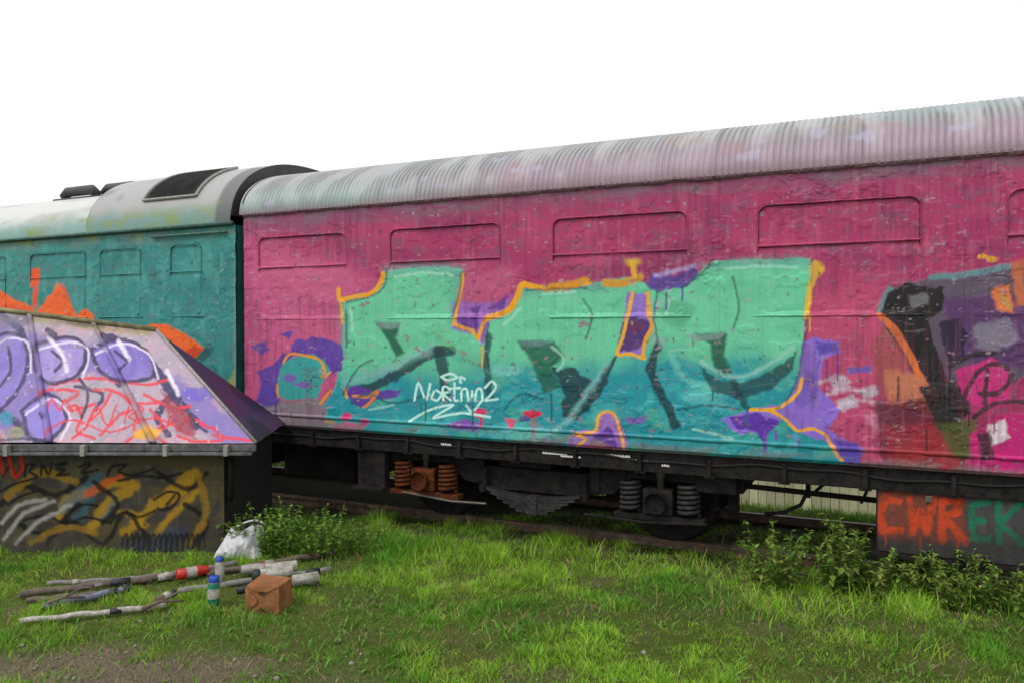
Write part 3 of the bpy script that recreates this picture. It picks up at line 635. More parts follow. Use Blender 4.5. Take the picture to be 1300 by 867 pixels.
# lettered battery box at the right
def letter_paint(X, Y):
    p = Paint(X, Y, (66, 66, 68)); p.field(.5*sstep(.5, .7, fbm(p.X/22, p.Y/12, 3, 4)), (48, 46, 48)); p.field(.35*sstep(.55, .7, fbm(p.X/9, p.Y/30, 13, 3)), (96, 92, 90))
    o = (196, 70, 36); g = (30, 112, 84)
    p.poly([(1108, 626), (1164, 622), (1224, 626), (1228, 690), (1110, 684)], (132, 62, 46), .75, 5, 5)
    for q, wd in (([(1142, 636), (1124, 633), (1117, 652), (1122, 674), (1144, 673)], 10), ([(1154, 634), (1160, 676), (1169, 648), (1178, 676), (1184, 634)], 9), ([(1196, 684), (1196, 635), (1214, 635), (1218, 648), (1198, 656), (1226, 688)], 10)):
        p.stroke(q, wd, o, .95, 1.6, 2.5, False)
    for q, wd in (([(1254, 638), (1234, 640), (1234, 660), (1250, 660), (1234, 661), (1235, 684), (1256, 684)], 8), ([(1268, 636), (1269, 688)], 9), ([(1296, 638), (1270, 664), (1298, 690)], 8)):
        p.stroke(q, wd, g, .95, 1.4, 2.5, False)
    for k, (x, L) in enumerate(((1124, 12), (1168, 16), (1196, 10), (1216, 14), (1240, 8))): p.drip(x, 680, L, 3, o if x < 1230 else g, .8)
    p.blob(1135, 618, 18, 7, (188, 72, 36), .6, .5); p.field(.35*sstep(.56, .7, fbm(p.X/7, p.Y/7, 23, 4)), (52, 48, 48)); p.field(.6*sstep(668, 692, p.Y+16*(fbm(p.X/16, p.Y/9, 27, 3)-.5)), (48, 46, 42))
    return p.c
bx0 = on_side(1112, 655, .10)[0]; bx1 = 5.6; zt, zb = .80, .245
BB = None
bm = NB(); box(bm, bx0, bx1, .10, .62, zb, zt, .018); box(bm, bx0-.02, bx1, .085, .64, zt-.02, zt+.015, .006); box(bm, bx0-.012, bx1, .08, .12, zb-.02, zb+.015, .006); BB = obj('battery_box', bm, M_frame, ROOT)
xs = np.arange(bx0+.012, bx1, .01); zs = np.arange(zb+.03, zt-.03, .01); X, Z = np.meshgrid(xs, zs, indexing='ij'); Y = .094+.004*(fbm(X*4, Z*4, 8, 3)-.5); a, b = photo_xy(X, Y, Z)
grid_obj('door_panel', np.stack([X, Y, Z], -1), M_wall, BB, letter_paint(a, b))
for x in (bx0+.35, bx0+1.25):
    bm = NB(); box(bm, x, x+.05, .07, .092, zt-.1, zt-.05, .004); obj('latch', bm, M_steel, BB)
    bm = NB(); box(bm, x-.01, x+.06, .075, .09, zb+.04, zb+.06, .003); obj('hinge', bm, M_frame, BB)
# brake pipe, V hangers and air cylinder in the gap
bm = NB(); a = on_side(930, 600, .35); b = on_side(1112, 621, .35); tube(bm, [(a[0]-.3, .35, .66), (a[0], .35, .66), (b[0]+.2, .35, .62)], .024, 10)
c = on_side(1026, 604, .35)[0]; box(bm, c-.02, c+.02, .33, .37, .60, .82); tube(bm, [(c+.06, .35, .66), (c+.2, .35, .80)], .014, 8)
tube(bm, [(c-.36, .36, .42), (c-.2, .36, .45), (c-.06, .36, .53), (c-.01, .36, .64)], .017, 8); tube(bm, [(c+.42, .3, .60), (c+.5, .3, .8)], .012, 8); obj('brake_rigging', bm, M_black, ROOT, True)
bm = NB(); lathe(bm, [(0, 0), (.09, .01), (.12, .05), (.12, .5), (.09, .54), (0, .55)], (c-.17, .75, .76), (0, 1, 0), 24); obj('air_cylinder', bm, M_black, ROOT, True)
# buffers and gangway at the left end
for y in (.52, WD-.52):
    bm = NB(); lathe(bm, [(0, 0), (.12, 0), (.12, .04), (.2, .05), (.2, .085), (0, .09)], (X0+.03, y, 1.05), (-1, 0, 0), 24); obj('buffer', bm, M_black, ROOT, True)
P = []
for k in range(9):
    x = X0+.002-.018*k; q = .05 if k % 2 else 0
    P.append([(x, y, z) for y, z in ((.5+q, .95), (.5+q, 3.1-q), (.62+q, 3.22-q), (WD-.62-q, 3.22-q), (WD-.5-q, 3.1-q), (WD-.5-q, .95))])
grid_obj('gangway_bellows', np.array(P), M_rubber, ROOT, smooth=False)

# ================================================================== TEAL COACH
TX1, TX0 = -3.56, -13.5; TE = 3.27
TR = root('railway_coach', (-8.6, 1.4, 0.0), 'teal railway coach with raised louvred roof hood and orange flame graffiti, behind the hut', 'railway coach')
def teal_paint(X, Y):
    p = Paint(X, Y, (46, 134, 130))
    p.field(.55*sstep(.48, .7, fbm(p.X/40, p.Y/30, 5, 4)), (34, 112, 112)); p.field(.4*sstep(.55, .72, fbm(p.X/8, p.Y/26, 21, 3)), (84, 164, 156)); p.field(.35*sstep(.55, .7, fbm(p.X/12, p.Y/6, 25, 3)), (88, 116, 116))
    ev = 307-.069*p.X
    p.field(.5*sstep(22, 5, p.Y-ev)*sstep(.4, .6, fbm(p.X/20, p.Y/7, 27, 3)), (120, 128, 120))
    for q in ([(-40, 290), (0, 296), (30, 300), (62, 288), (40, 310), (0, 308)], [(70, 296), (110, 292), (142, 284), (120, 304), (90, 302)], [(168, 292), (180, 296), (176, 304)]): p.poly(q, (126, 142, 30), .75, 4, 6)
    o = (238, 98, 34)
    p.poly([(-80, 350), (-40, 380), (-4, 366), (6, 372), (16, 380), (38, 388), (46, 396), (56, 384), (66, 372), (74, 358), (80, 368), (84, 378), (90, 384), (96, 402), (108, 391), (118, 400), (124, 424), (60, 440), (-80, 440)], o, 1, 1.5, 2.5)
    p.poly([(40, 342), (51, 340), (52, 352), (46, 366), (37, 364)], (232, 84, 36), 1, 1.5, 2); p.poly([(42, 366), (48, 366), (47, 392), (41, 390)], (226, 80, 36), 1, 1.5, 2); p.poly([(78, 360), (86, 372), (88, 384), (80, 378)], (230, 84, 36), 1, 1.5, 2)
    p.poly([(0, 385), (40, 396), (46, 412), (0, 408)], (204, 70, 26), .6, 6, 4)
    p.poly([(178, 416), (194, 411), (212, 412), (234, 424), (258, 441), (240, 464), (226, 450), (208, 428)], (244, 104, 34), 1, 1.4, 1.5); p.poly([(233, 446), (246, 440), (258, 441), (240, 464), (229, 454)], (206, 62, 22), .95, 1.5, 2); p.poly([(258, 441), (270, 440), (264, 452), (252, 462), (240, 466)], (26, 84, 84), .85, 2, 2)
    p.poly([(284, 494), (296, 470), (302, 480), (298, 515), (288, 520)], (158, 164, 50), .8, 3, 4); p.poly([(230, 512), (320, 508), (320, 600), (200, 600)], (118, 120, 122), 1, 4, 5)
    p.stroke([(250, 470), (262, 500), (272, 530)], 8, (60, 60, 140), .6, 3, 3)
    p.stroke([(303, 290), (300, 520)], 9, (122, 128, 122), .85, 3, 3)
    p.field(.5*sstep(.75, .79, fbm(p.X/6, p.Y/5, 52, 4)), (120, 164, 158)); p.field(.5*sstep(.74, .78, fbm(p.X/4, p.Y/8, 58, 4)), (26, 70, 72))
    return p.c
TW = [(-7.26, -6.14), (-5.86, -5.12), (-4.60, -4.09), (-8.9, -7.8), (-10.5, -9.4), (-12.1, -11.0)]
xs = np.arange(TX0, TX1+.01, .0115); zs = np.arange(.98, TE+.006, .0105); gx, gz = np.meshgrid(xs, zs, indexing='ij')
gy = side_height(gx, gz, [(a, b, 2.2, 3.06) for a, b in TW])+.012; a, b = photo_xy(gx, 0*gx, gz)
grid_obj('body_side', np.stack([gx, gy, gz], -1), M_side, TR, teal_paint(a, b))
for q in TW: plated_window(TR, q[0], q[1], 2.2, 3.06, teal_paint, (M_side,), tr=.32, dx=.016, k_=.6)
M_tshell = mat_plain('faded_teal_shell', (44, 118, 116), .6, 0, .4, 3, .3, 30)
bm = NB(); prism(bm, [(.05, .99), (.075, TE-.01), (WD-.02, TE-.01), (WD-.02, .99)], TX0, TX1-.004, lambda u, v, d: (d, u, v)); obj('body_shell', bm, M_tshell, TR)
RX, RT, RP = roof_pts(TX0, -6.0, 0, WD, TE, .72, .02, .0, 1)
rc = np.tile(lin((196, 198, 194)), (RX.size, 1)); rc = blend(rc, .6*sstep(.5, .7, fbm(RX*1.4, RT*3, 23, 4)), (160, 158, 152)); rc = blend(rc, .8*sstep(.4, .1, RT+.25*(fbm(RX*3, RT*2, 12, 3)-.5)), (96, 150, 142)); rc = blend(rc, .7*sstep(.5, .66, fbm(RX*5, RT*9, 51, 5))*sstep(.5, .15, RT), (128, 140, 60))
grid_obj('roof', RP, M_roof, TR, rc)
RX, RT, RP = roof_pts(-6.05, TX1-.02, -.01, WD+.01, TE-.005, .89, .012, .0, 1)
rc = np.tile(lin((158, 157, 156)), (RX.size, 1)); rc = blend(rc, .7*sstep(.48, .65, fbm(RX*1.6, RT*3, 26, 4)), (112, 110, 110)); rc = blend(rc, .8*sstep(.34, .1, RT+.2*(fbm(RX*3, RT*2, 12, 3)-.5)), (92, 142, 134))
rc = blend(rc, .8*sstep(-3.86, -3.78, RX), (78, 72, 74)); rc = blend(rc, .9*sstep(.56, .6, fbm(RX*5, RT*8, 41, 3))*sstep(-3.76, -3.7, RX)*sstep(.9, 1.1, RT), (206, 204, 206))
rc = blend(rc, .7*sstep(.52, .68, fbm(RX*6, RT*10, 53, 5))*sstep(.35, .12, RT), (128, 140, 60))
HOOD = grid_obj('roof_hood', RP, M_roof, TR, rc)
for xe in (-6.045, TX1-.025):
    bm = NB(); prism(bm, [(float(p[1]), float(p[2])) for p in RP[0][2:-2:2]], xe-.012, xe+.012, lambda u, v, d: (d, u, v)); obj('hood_end', bm, M_dark, HOOD)
def hood_point(x, t, out=0.0):
    cy = math.copysign(abs(math.cos(t))**.86, math.cos(t)); sz = math.sin(t)**.92
    return (x, WD/2-(WD/2+.045+out)*cy, TE-.005+(.89+out)*sz)
bm = NB()     # louvred grille: frame and slats
for x in np.arange(-5.06, -4.26, .05):
    for t0, t1 in zip(np.linspace(.42, 1.12, 7)[:-1], np.linspace(.42, 1.12, 7)[1:]):
        v = [bm.verts.new(hood_point(x+dx, t, o)) for dx, t, o in ((0, t0, .012), (.042, t0, .035), (.042, t1, .035), (0, t1, .012))]; bm.faces.new(v)
        v = [bm.verts.new(hood_point(x+dx, t, o)) for dx, t, o in ((.042, t0, .035), (.042, t0, .006), (.042, t1, .006), (.042, t1, .035))]; bm.faces.new(v)
obj('louvre_slats', bm, M_louv, HOOD)
bm = NB()
for t in (.40, 1.14): tube(bm, [hood_point(x, t, .02) for x in np.linspace(-5.10, -4.20, 10)], .018, 8)
for x in (-5.10, -4.20): tube(bm, [hood_point(x, t, .02) for t in np.linspace(.4, 1.14, 9)], .018, 8)
obj('louvre_frame', bm, M_light, HOOD)
bm = NB(); tube(bm, [hood_point(x, PI/2, .03+.01*math.sin(9*x)) for x in np.linspace(-6.0, -3.8, 20)], .022, 8)
for x in (-5.6, -5.0, -4.3): tube(bm, [hood_point(x, PI/2-.03, .0), hood_point(x, PI/2-.03, .07)], .03, 8)
obj('ridge_pipe', bm, M_dark, HOOD)
for x, t in ((-6.55, 1.25), (-7.15, 1.1)):     # roof ventilators
    bm = NB(); y = WD/2-(WD/2+.03)*math.cos(t)**.86; z = TE+.72*math.sin(t)**.92
    tube(bm, [(x-.34, y, z+.03), (x-.26, y, z+.1), (x+.26, y, z+.1), (x+.34, y, z+.03)], .07, 12); tube(bm, [(x-.5, y-.05, z-.01), (x+.45, y-.05, z-.01)], .02, 8); obj('roof_ventilator', bm, M_dark, TR, True)
bm = NB(); tube(bm, [(TX0, -.03, TE+.005), (TX1, -.03, TE+.005)], .024, 8); tube(bm, [(-4.9, -.02, TE-.09), (TX1-.1, -.02, TE-.09)], .014, 8); obj('gutter', bm, mat_plain('teal_gutter', (86, 128, 120), .6, 0, .4, 20, .3, 40, col2=(60, 78, 74)), TR, True)
bm = NB(); box(bm, TX0, TX1-.05, .07, .21, .80, 1.0, .006); box(bm, TX0, TX1-.05, WD-.2, WD-.06, .80, 1.0, .006); box(bm, -4.9, -3.95, .3, 2.4, .3, .82, .02); obj('underframe', bm, M_frame, TR)
make_bogie(TR, -7.2, False)
for y in (.52, WD-.52):
    bm = NB(); lathe(bm, [(0, 0), (.1, 0), (.1, .02), (0, .03)], (TX1-.03, y, 1.05), (1, 0, 0), 20); obj('buffer', bm, M_black, TR, True)

# ================================================================== GRAFFITI HUT (turned square to the lane)
HD, HE = 7.3, 7.2
HR = root('hut', w(-4.2, 7.9, 0), 'low grey hut with sloping roof covered in violet and red graffiti', 'hut')
def roof_paint_hut(X, Y):
    p = Paint(X, Y, (172, 154, 172)); p.field(.6*sstep(.45, .65, fbm(p.X/40, p.Y/22, 4, 4)), (172, 150, 168)); p.field(.5*sstep(.5, .7, fbm(p.X/25, p.Y/12, 6, 4)), (150, 148, 156)); p.field(.45*sstep(.55, .7, fbm(p.X/30, p.Y/14, 16, 3)), (206, 150, 162))
    v = (104, 84, 176); d = (44, 26, 84)
    for q in ([(-60, 420), (10, 415), (60, 430), (70, 470), (50, 520), (70, 552), (40, 560), (-20, 540), (-60, 560)], [(80, 440), (130, 432), (180, 446), (190, 470), (140, 482), (96, 470)], [(210, 470), (248, 492), (300, 530), (332, 560), (280, 564), (250, 540), (220, 500)], [(40, 500), (70, 496), (80, 540), (50, 550)]): p.poly(q, v, .72, 8, 7)
    p.blob(58, 538, 14, 6, (142, 126, 214), .9); p.blob(252, 500, 22, 9, (100, 82, 186), .8)
    for q, wd in (([(-30, 480), (10, 462), (48, 446), (90, 436), (112, 448), (100, 470)], 10), ([(0, 400), (26, 420), (30, 450), (16, 480)], 9), ([(60, 420), (78, 440), (70, 470)], 8), ([(128, 425), (160, 440), (168, 470), (150, 486)], 9), ([(180, 450), (214, 490), (248, 540)], 13), ([(0, 520), (26, 540), (46, 562)], 8), ([(220, 500), (200, 526), (214, 552)], 9), ([(96, 490), (130, 500), (120, 520)], 5)): p.stroke(q, wd, d, .94, 1, 3)
    r = (214, 44, 62)
    for q in ([(48, 500), (70, 494), (100, 498), (84, 508), (60, 512), (90, 520), (120, 512)], [(80, 540), (82, 520), (96, 514), (104, 530), (98, 548), (120, 556)], [(66, 488), (120, 480), (180, 488), (212, 482)], [(120, 494), (150, 498), (170, 512), (200, 510)], [(128, 552), (150, 528), (176, 520), (170, 545), (200, 556)],
              [(140, 500), (128, 520), (116, 532)], [(206, 545), (232, 530), (262, 540), (284, 556), (250, 560), (226, 552)], [(190, 520), (206, 536), (190, 552)], [(92, 556), (110, 540), (118, 520)], [(270, 552), (300, 556), (326, 558)], [(-20, 500), (-5, 540), (4, 570)], [(160, 560), (186, 548), (210, 562)], [(184, 500), (214, 516), (240, 516)]): p.stroke(q, 4, r, .92, 1, 2)
    for q, f in (([(-20, 440), (4, 424), (30, 430), (34, 466), (20, 500), (-6, 520), (-30, 500)], (132, 112, 196)), ([(44, 438), (84, 428), (108, 440), (100, 474), (64, 486), (46, 470)], (160, 138, 206)), ([(116, 444), (150, 430), (184, 444), (196, 474), (166, 484), (130, 474)], (126, 106, 192)), ([(28, 520), (60, 500), (84, 522), (72, 552), (40, 556)], (138, 122, 206))):
        p.poly(q, f, .8, 1.5, 3, True); p.stroke(q+[q[0]], 5, (40, 24, 78), .92, .9, 2); p.stroke([(x_+5, y_+6) for x_, y_ in q[:4]], 3, (224, 212, 236), .8, .9, 1.5)
    for q in ([(10, 440), (14, 470), (0, 490)], [(66, 446), (80, 458), (70, 470)], [(146, 446), (160, 458), (150, 470)], [(50, 524), (58, 540)], [(-10, 560), (30, 556), (70, 562)], [(230, 520), (262, 548)], [(100, 480), (112, 500), (104, 530)]): p.stroke(q, 4, (38, 22, 70), .9, .8, 1.5)
    for q in ([(60, 520), (66, 506), (76, 520), (82, 506), (92, 522)], [(110, 540), (124, 516), (136, 540), (148, 514)], [(158, 536), (166, 512), (182, 520), (164, 528), (184, 540)], [(56, 550), (90, 532), (140, 548), (196, 530), (240, 552)], [(214, 536), (222, 520), (238, 528), (226, 546)]): p.stroke(q, 2.6, r, .92, .7, 1.2)
    p.poly([(206, 494), (240, 530), (250, 556), (226, 548), (210, 520)], (150, 30, 56), .85, 4, 4); p.poly([(170, 548), (186, 540), (206, 544), (198, 556), (172, 556)], (226, 164, 34), .95, 2, 3)
    p.blob(8, 530, 10, 9, (36, 132, 164), .85); p.blob(20, 548, 10, 7, (150, 150, 60), .7); p.stroke([(0, 404), (60, 408), (120, 416), (190, 424)], 8, (150, 136, 74), .7, 3, 2); p.stroke([(86, 410), (130, 414)], 6, (58, 50, 40), .7, 3, 2)
    for q in ([(62, 430), (80, 450), (84, 470)], [(150, 432), (164, 456)], [(212, 470), (226, 500)]): p.stroke(q, 5, (236, 226, 236), .8, 2, 2)
    p.poly([(-200, 380), (0, 398), (40, 402), (40, 412), (0, 420), (-200, 420)], (92, 84, 130), .7, 4, 3)
    fl = fbm(p.X/6, p.Y/4, 52, 4); p.field(.6*sstep(.73, .78, fl), (110, 104, 110)); p.field(.4*sstep(.77, .80, fbm(p.X/5, p.Y/5, 58, 4)), (230, 226, 230)); p.field(.4*sstep(.6, .75, fbm(p.X/18+p.Y/14, p.Y/40, 63, 4)), (120, 112, 124)); return p.c
def wall_paint_hut(X, Y):
    p = Paint(X, Y, (66, 60, 52)); p.field(.5*sstep(.45, .65, fbm(p.X/30, p.Y/22, 4, 4)), (54, 52, 48)); p.field(.4*sstep(.5, .7, fbm(p.X/9, p.Y/30, 6, 4)), (96, 92, 84)); p.field(.5*sstep(.52, .66, fbm(p.X/50, p.Y/24, 36, 4)), (92, 82, 44))
    gold = (164, 128, 26); tl = (46, 96, 116)
    for q, wd in (([(76, 654), (86, 636), (112, 622), (140, 614), (168, 612)], 11), ([(116, 668), (140, 636), (172, 616)], 12), ([(160, 676), (196, 640), (246, 600)], 13), ([(196, 680), (222, 650), (250, 622)], 10), ([(206, 640), (230, 626), (244, 606)], 9), ([(150, 650), (176, 656), (182, 668)], 8)): p.stroke(q, wd, gold, .85, 2.5, 4)
    for q, wd in (([(80, 646), (104, 624), (126, 604)], 12), ([(96, 660), (112, 640), (116, 616)], 10), ([(130, 660), (146, 632)], 6)): p.stroke(q, wd, tl, .6, 4, 4)
    p.poly([(150, 694), (190, 676), (236, 668), (226, 700), (170, 716)], (44, 62, 104), .6, 8, 5); p.stroke([(112, 626), (136, 612), (152, 606)], 8, (190, 84, 34), .85, 2, 3)
    k = (14, 14, 15)
    for q, wd in (([(0, 640), (30, 616), (70, 628), (110, 606)], 7), ([(60, 690), (90, 660), (130, 690), (160, 650), (190, 690)], 6), ([(20, 664), (60, 676), (100, 640)], 6), ([(200, 600), (240, 620), (262, 600)], 6), ([(120, 612), (150, 640), (130, 664)], 6), ([(236, 640), (262, 660), (250, 690)], 7)): p.stroke(q, wd, k, .85, 1.2, 2.5)
    for q, wd in (([(10, 630), (50, 600), (96, 612)], 9), ([(40, 690), (80, 668), (120, 676)], 8), ([(250, 600), (262, 650), (240, 690)], 8)): p.stroke(q, wd, (150, 116, 30), .7, 2, 3)
    for q in ([(4, 604), (14, 590), (20, 604), (28, 588)], [(32, 604), (34, 590), (44, 590), (38, 598), (48, 604)], [(52, 602), (54, 590), (62, 602), (66, 588)], [(70, 590), (84, 587), (72, 595), (82, 596), (72, 603), (88, 601)], [(100, 592), (116, 588), (104, 600), (124, 596)], [(136, 604), (142, 592), (160, 590), (150, 598), (170, 602), (196, 594)], [(150, 610), (180, 604), (206, 606), (232, 600)],
              [(0, 624), (20, 614), (46, 606)], [(10, 640), (30, 628), (50, 622)], [(90, 650), (106, 640), (124, 642)], [(140, 662), (156, 650), (176, 656), (196, 648)], [(30, 660), (60, 654), (84, 664), (110, 656), (140, 664)], [(196, 634), (212, 624), (228, 628), (216, 644), (200, 646)], [(212, 640), (222, 628)]): p.stroke(q, 3.4, k, .92, .9, 1)
    for i in range(15): x = 152+7*i; p.stroke([(x, 706), (x+5, 684), (x+9, 678), (x+10, 700)], 3, k, .85, .9, 1.2)
    for q in ([(6, 684), (30, 652), (70, 636)], [(20, 690), (46, 664), (90, 640)], [(2, 664), (24, 640), (58, 634)]): p.stroke(q, 5, (168, 164, 158), .75, 1.5, 2)
    r = (196, 36, 40)
    for q in ([(8, 570), (14, 590), (20, 606), (28, 592), (26, 574)], [(0, 580), (4, 600)]): p.stroke(q, 4, r, .9, 1, 1.5)
    p.stroke([(6, 562), (14, 570), (22, 560)], 4, (216, 200, 90), .85); p.field(.6*sstep(672, 706, p.Y+14*(fbm(p.X/14, p.Y/20, 7, 3)-.5)), (60, 62, 50)); return p.c
# wall block
HL, HRt, HB = -7.2, -2.67, 8.75
def hut_bm(cx0, cx1, d0, d1, z0, z1, bev=0):
    bm = NB(); box(bm, cx0, cx1, d0, d1, z0, z1, bev)
    for v in bm.verts: v.co = w(v.co.x, v.co.y, v.co.z)
    return bm
obj('wall', hut_bm(HL, HRt-.005, HD+.006, HB, -.1, .985), M_wall, HR)
us = np.arange(HL, HRt+.006, .012); zs = np.arange(-.1, .98, .012); U, Z = np.meshgrid(us, zs, indexing='ij'); D = HD+.008*(fbm(U*2.5, Z*3, 3, 4)-.5)-.0
Pw = np.stack([CAM[0]+CA*U-SA*D, CAM[1]+SA*U+CA*D, Z], -1); a, b = photo_xy(Pw[..., 0], Pw[..., 1], Pw[..., 2]); grid_obj('front_wall', Pw[::-1], M_wall, HR, wall_paint_hut(a, b).reshape(len(us), len(zs), 3)[::-1].reshape(-1, 3))
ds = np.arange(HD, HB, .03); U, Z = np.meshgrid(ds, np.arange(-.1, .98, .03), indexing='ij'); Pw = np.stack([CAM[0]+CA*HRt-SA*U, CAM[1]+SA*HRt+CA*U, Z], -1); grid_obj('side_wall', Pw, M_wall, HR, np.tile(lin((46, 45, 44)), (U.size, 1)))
# roof: front slope, hip end and back slope; the ridge runs down towards the right
eL, eR = (HL-.15, HE, 1.03), (-2.345, HE, 1.005); rL, rR = (-7.0, 8.0, 2.46), (-3.615, 8.0, 2.035); bL, bR = (HL-.15, HB+.12, 1.03), (-2.55, HB+.1, 1.0)
def patch(a, b, c, d, nu, nv, seed):
    a, b, c, d = map(np.array, (a, b, c, d)); u = np.linspace(0, 1, nu)[:, None, None]; v = np.linspace(0, 1, nv)[None, :, None]
    P = (a*(1-u)+b*u)*(1-v)+(d*(1-u)+c*u)*v
    P = P.copy(); P[..., 2] += .012*(fbm(P[..., 0]*2.5, P[..., 1]*3+P[..., 2], seed, 3)-.5)
    return np.stack([CAM[0]+CA*P[..., 0]-SA*P[..., 1], CAM[1]+SA*P[..., 0]+CA*P[..., 1], P[..., 2]], -1)
Pf = patch(eL, eR, rR, rL, 460, 150, 3); a, b = photo_xy(Pf[..., 0], Pf[..., 1], Pf[..., 2]); grid_obj('roof', Pf, M_hutp, HR, roof_paint_hut(a, b))
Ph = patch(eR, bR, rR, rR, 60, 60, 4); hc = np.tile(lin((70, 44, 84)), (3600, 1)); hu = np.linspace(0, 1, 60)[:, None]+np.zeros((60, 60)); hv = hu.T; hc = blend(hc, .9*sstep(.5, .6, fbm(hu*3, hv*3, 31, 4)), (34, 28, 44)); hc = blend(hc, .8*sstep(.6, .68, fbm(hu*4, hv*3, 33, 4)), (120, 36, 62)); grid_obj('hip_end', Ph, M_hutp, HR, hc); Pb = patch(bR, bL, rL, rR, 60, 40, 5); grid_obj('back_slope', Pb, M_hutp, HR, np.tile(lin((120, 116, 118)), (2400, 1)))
def onroof(u, v, up=.0):
    a, b, c, d = map(np.array, (eL, eR, rR, rL)); q = (a*(1-u)+b*u)*(1-v)+(d*(1-u)+c*u)*v; return w(q[0], q[1]-up*.8, q[2]+up)
for u in (.18, .40, .62, .81):
    bm = NB(); a = []
    for v in np.linspace(.0, 1, 24):
        j = .004*math.sin(v*21+u*9); a.append([bm.verts.new(onroof(u+du, v, h)) for du, h in ((-.006, .006), (-.005, .017+j), (.008, .014+j), (.009, .004))])
    for q, r_ in zip(a, a[1:]):
        for k in range(3): bm.faces.new((q[k], q[k+1], r_[k+1], r_[k]))
    me_ = obj('sheet_lap', bm, M_hutp, HR, True).data; co = np.zeros(len(me_.vertices)*3, np.float32); me_.vertices.foreach_get('co', co); co = co.reshape(-1, 3)+np.array(HR.location); px, py = photo_xy(co[:, 0], co[:, 1], co[:, 2]); set_col(me_, roof_paint_hut(px, py)*.8)
wv = lambda p, o=0: w(p[0], p[1], p[2]+o)
bm = NB(); tube(bm, [wv(rL, .01), wv(rR, .01)], .026, 10); obj('ridge_bar', bm, mat_plain('olive_bar', (150, 142, 96), .5, 0, .3, 10, .2, 50, col2=(86, 80, 60)), HR, True)
bm = NB(); tube(bm, [wv(rR, .012), wv(eR, .012)], .016, 8); obj('hip_bead', bm, M_light, HR, True)
M_fas = mat_plain('grey_teal_fascia', (112, 108, 110), .65, 0, .3, 12, .3, 50, col2=(62, 58, 58))
obj('fascia', hut_bm(HL-.15, eR[0], HE-.012, HE+.02, .935, .998, .006), M_fas, HR); obj('gutter', hut_bm(HL-.1, eR[0]-.02, HE-.07, HE-.014, .905, .932, .008), M_fas, HR)
for cx in (-4.6, -3.9, -3.15, -2.6):
    t = NB(); box(t, cx-.02, cx+.02, HE-.076, HE-.012, .90, 1.0, .004)
    for v in t.verts: v.co = w(v.co.x, v.co.y, v.co.z)
    obj('gutter_bracket', t, M_light, HR)
bm = NB(); tube(bm, [w(-2.64, 7.34, .92), w(-2.62, 7.33, .72), w(-2.63, 7.32, .45)], .03, 10); obj('downpipe', bm, M_black, HR, True)

# ================================================================== FENCE BEHIND
FY, FZ = 7.4, -1.12
FR = root('wooden_fence', (3.0, FY, FZ), 'weathered plank fence seen through the gap under the pink coach', 'fence')
bm = NB(); x = -16.0; cols = []
while x < 18:
    wd = random.uniform(.12, .14); h = random.uniform(1.85, 1.95); y = FY+random.uniform(-.008, .008); n0 = len(bm.verts)
    box(bm, x, x+wd, y, y+.02, FZ-.1, FZ+h, .002); c = random.uniform(.55, 1.1); cols += [(len(bm.verts)-n0, c)]; x += wd+random.uniform(.010, .02)
me = bpy.data.meshes.new('plank_panel'); bm.to_mesh(me); bm.free(); cc = np.concatenate([np.tile(lin((226, 222, 190))*c, (n, 1)) for n, c in cols])
set_col(me, cc); me.materials.append(mat_paint('weathered_planks', .85, .55, .4, .15, (112, 118, 66))); o = bpy.data.objects.new('plank_panel', me); link(o, FR); local(me, FR)
M_post = mat_plain('fence_post_wood', (140, 130, 104), .8, 0, .3, 12, .3, 40)
for x in np.arange(-15, 17, 2.2):
    bm = NB(); box(bm, x, x+.1, FY+.03, FY+.13, FZ-.2, FZ+1.95, .006); obj('post', bm, M_post, FR)
for z in (.3, 1.5):
    bm = NB(); box(bm, -16, 18, FY+.024, FY+.07, FZ+z, FZ+z+.08); obj('cross_rail', bm, M_post, FR)

# ================================================================== RAILS + GROUND
def rail(y, label):
    bm = NB(); pr = [(-.06, -.12), (.06, -.12), (.055, -.105), (.012, -.09), (.01, -.035), (.034, -.028), (.034, -.004), (.028, 0), (-.028, 0), (-.034, -.004), (-.034, -.028), (-.01, -.035), (-.012, -.09), (-.055, -.105)]
    prism(bm, [(y+u, v+.02) for u, v in pr], -30, 30, lambda u, v, d: (d, u, v)); o = obj('rail', bm, M_rail, None, origin=(0, y, -.1)); tag(o, label, 'rail', 'rails under the coaches'); return o
M_rail = mat_plain('rusty_rail', (120, 96, 80), .55, .4, .35, 9, .3, 50, col2=(70, 58, 54))
rail(.67, 'rusty near rail in the grass under the coach wheels'); rail(WD-.67, 'rusty far rail under the far side of the coaches')

def bare(x, y):
    """0..1 bare earth: scraped patch at the lower left, worn spots"""
    dx, dy = x-CAM[0], y-CAM[1]; cx = CA*dx+SA*dy; cz = -SA*dx+CA*dy
    n = fbm(x*2.3, y*2.3, 101, 4)
    a = sstep(1.15, .5, np.hypot((cx+2.35)/1.25, (cz-4.72)/.34)+(n-.5)*1.3)
    b = .25*sstep(.70, .80, fbm(x*1.6+4, y*1.6, 104, 4))
    c = .15*sstep(1.2, .4, np.hypot((cx-2.3)/1.6, (cz-5.75)/.35)+(n-.5)*1.6)
    return np.clip(a+b+c, 0, 1)
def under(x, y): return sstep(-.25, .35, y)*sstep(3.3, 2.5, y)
def gz_at(x, y): return -.03+.05*(fbm(x*.8, y*.8, 111, 3)-.5)+.03*(fbm(x*3, y*3, 112, 3)-.5)-.04*under(x, y)-1.2*sstep(2.75, 4.9, y)
ax = np.unique(np.concatenate([-np.geomspace(14, 420, 18)[::-1], np.arange(-14, 14, .07), np.geomspace(14, 420, 18)])); ay = np.unique(np.concatenate([-np.geomspace(9, 420, 16)[::-1], np.arange(-9, 8, .07), np.geomspace(8, 420, 16)]))
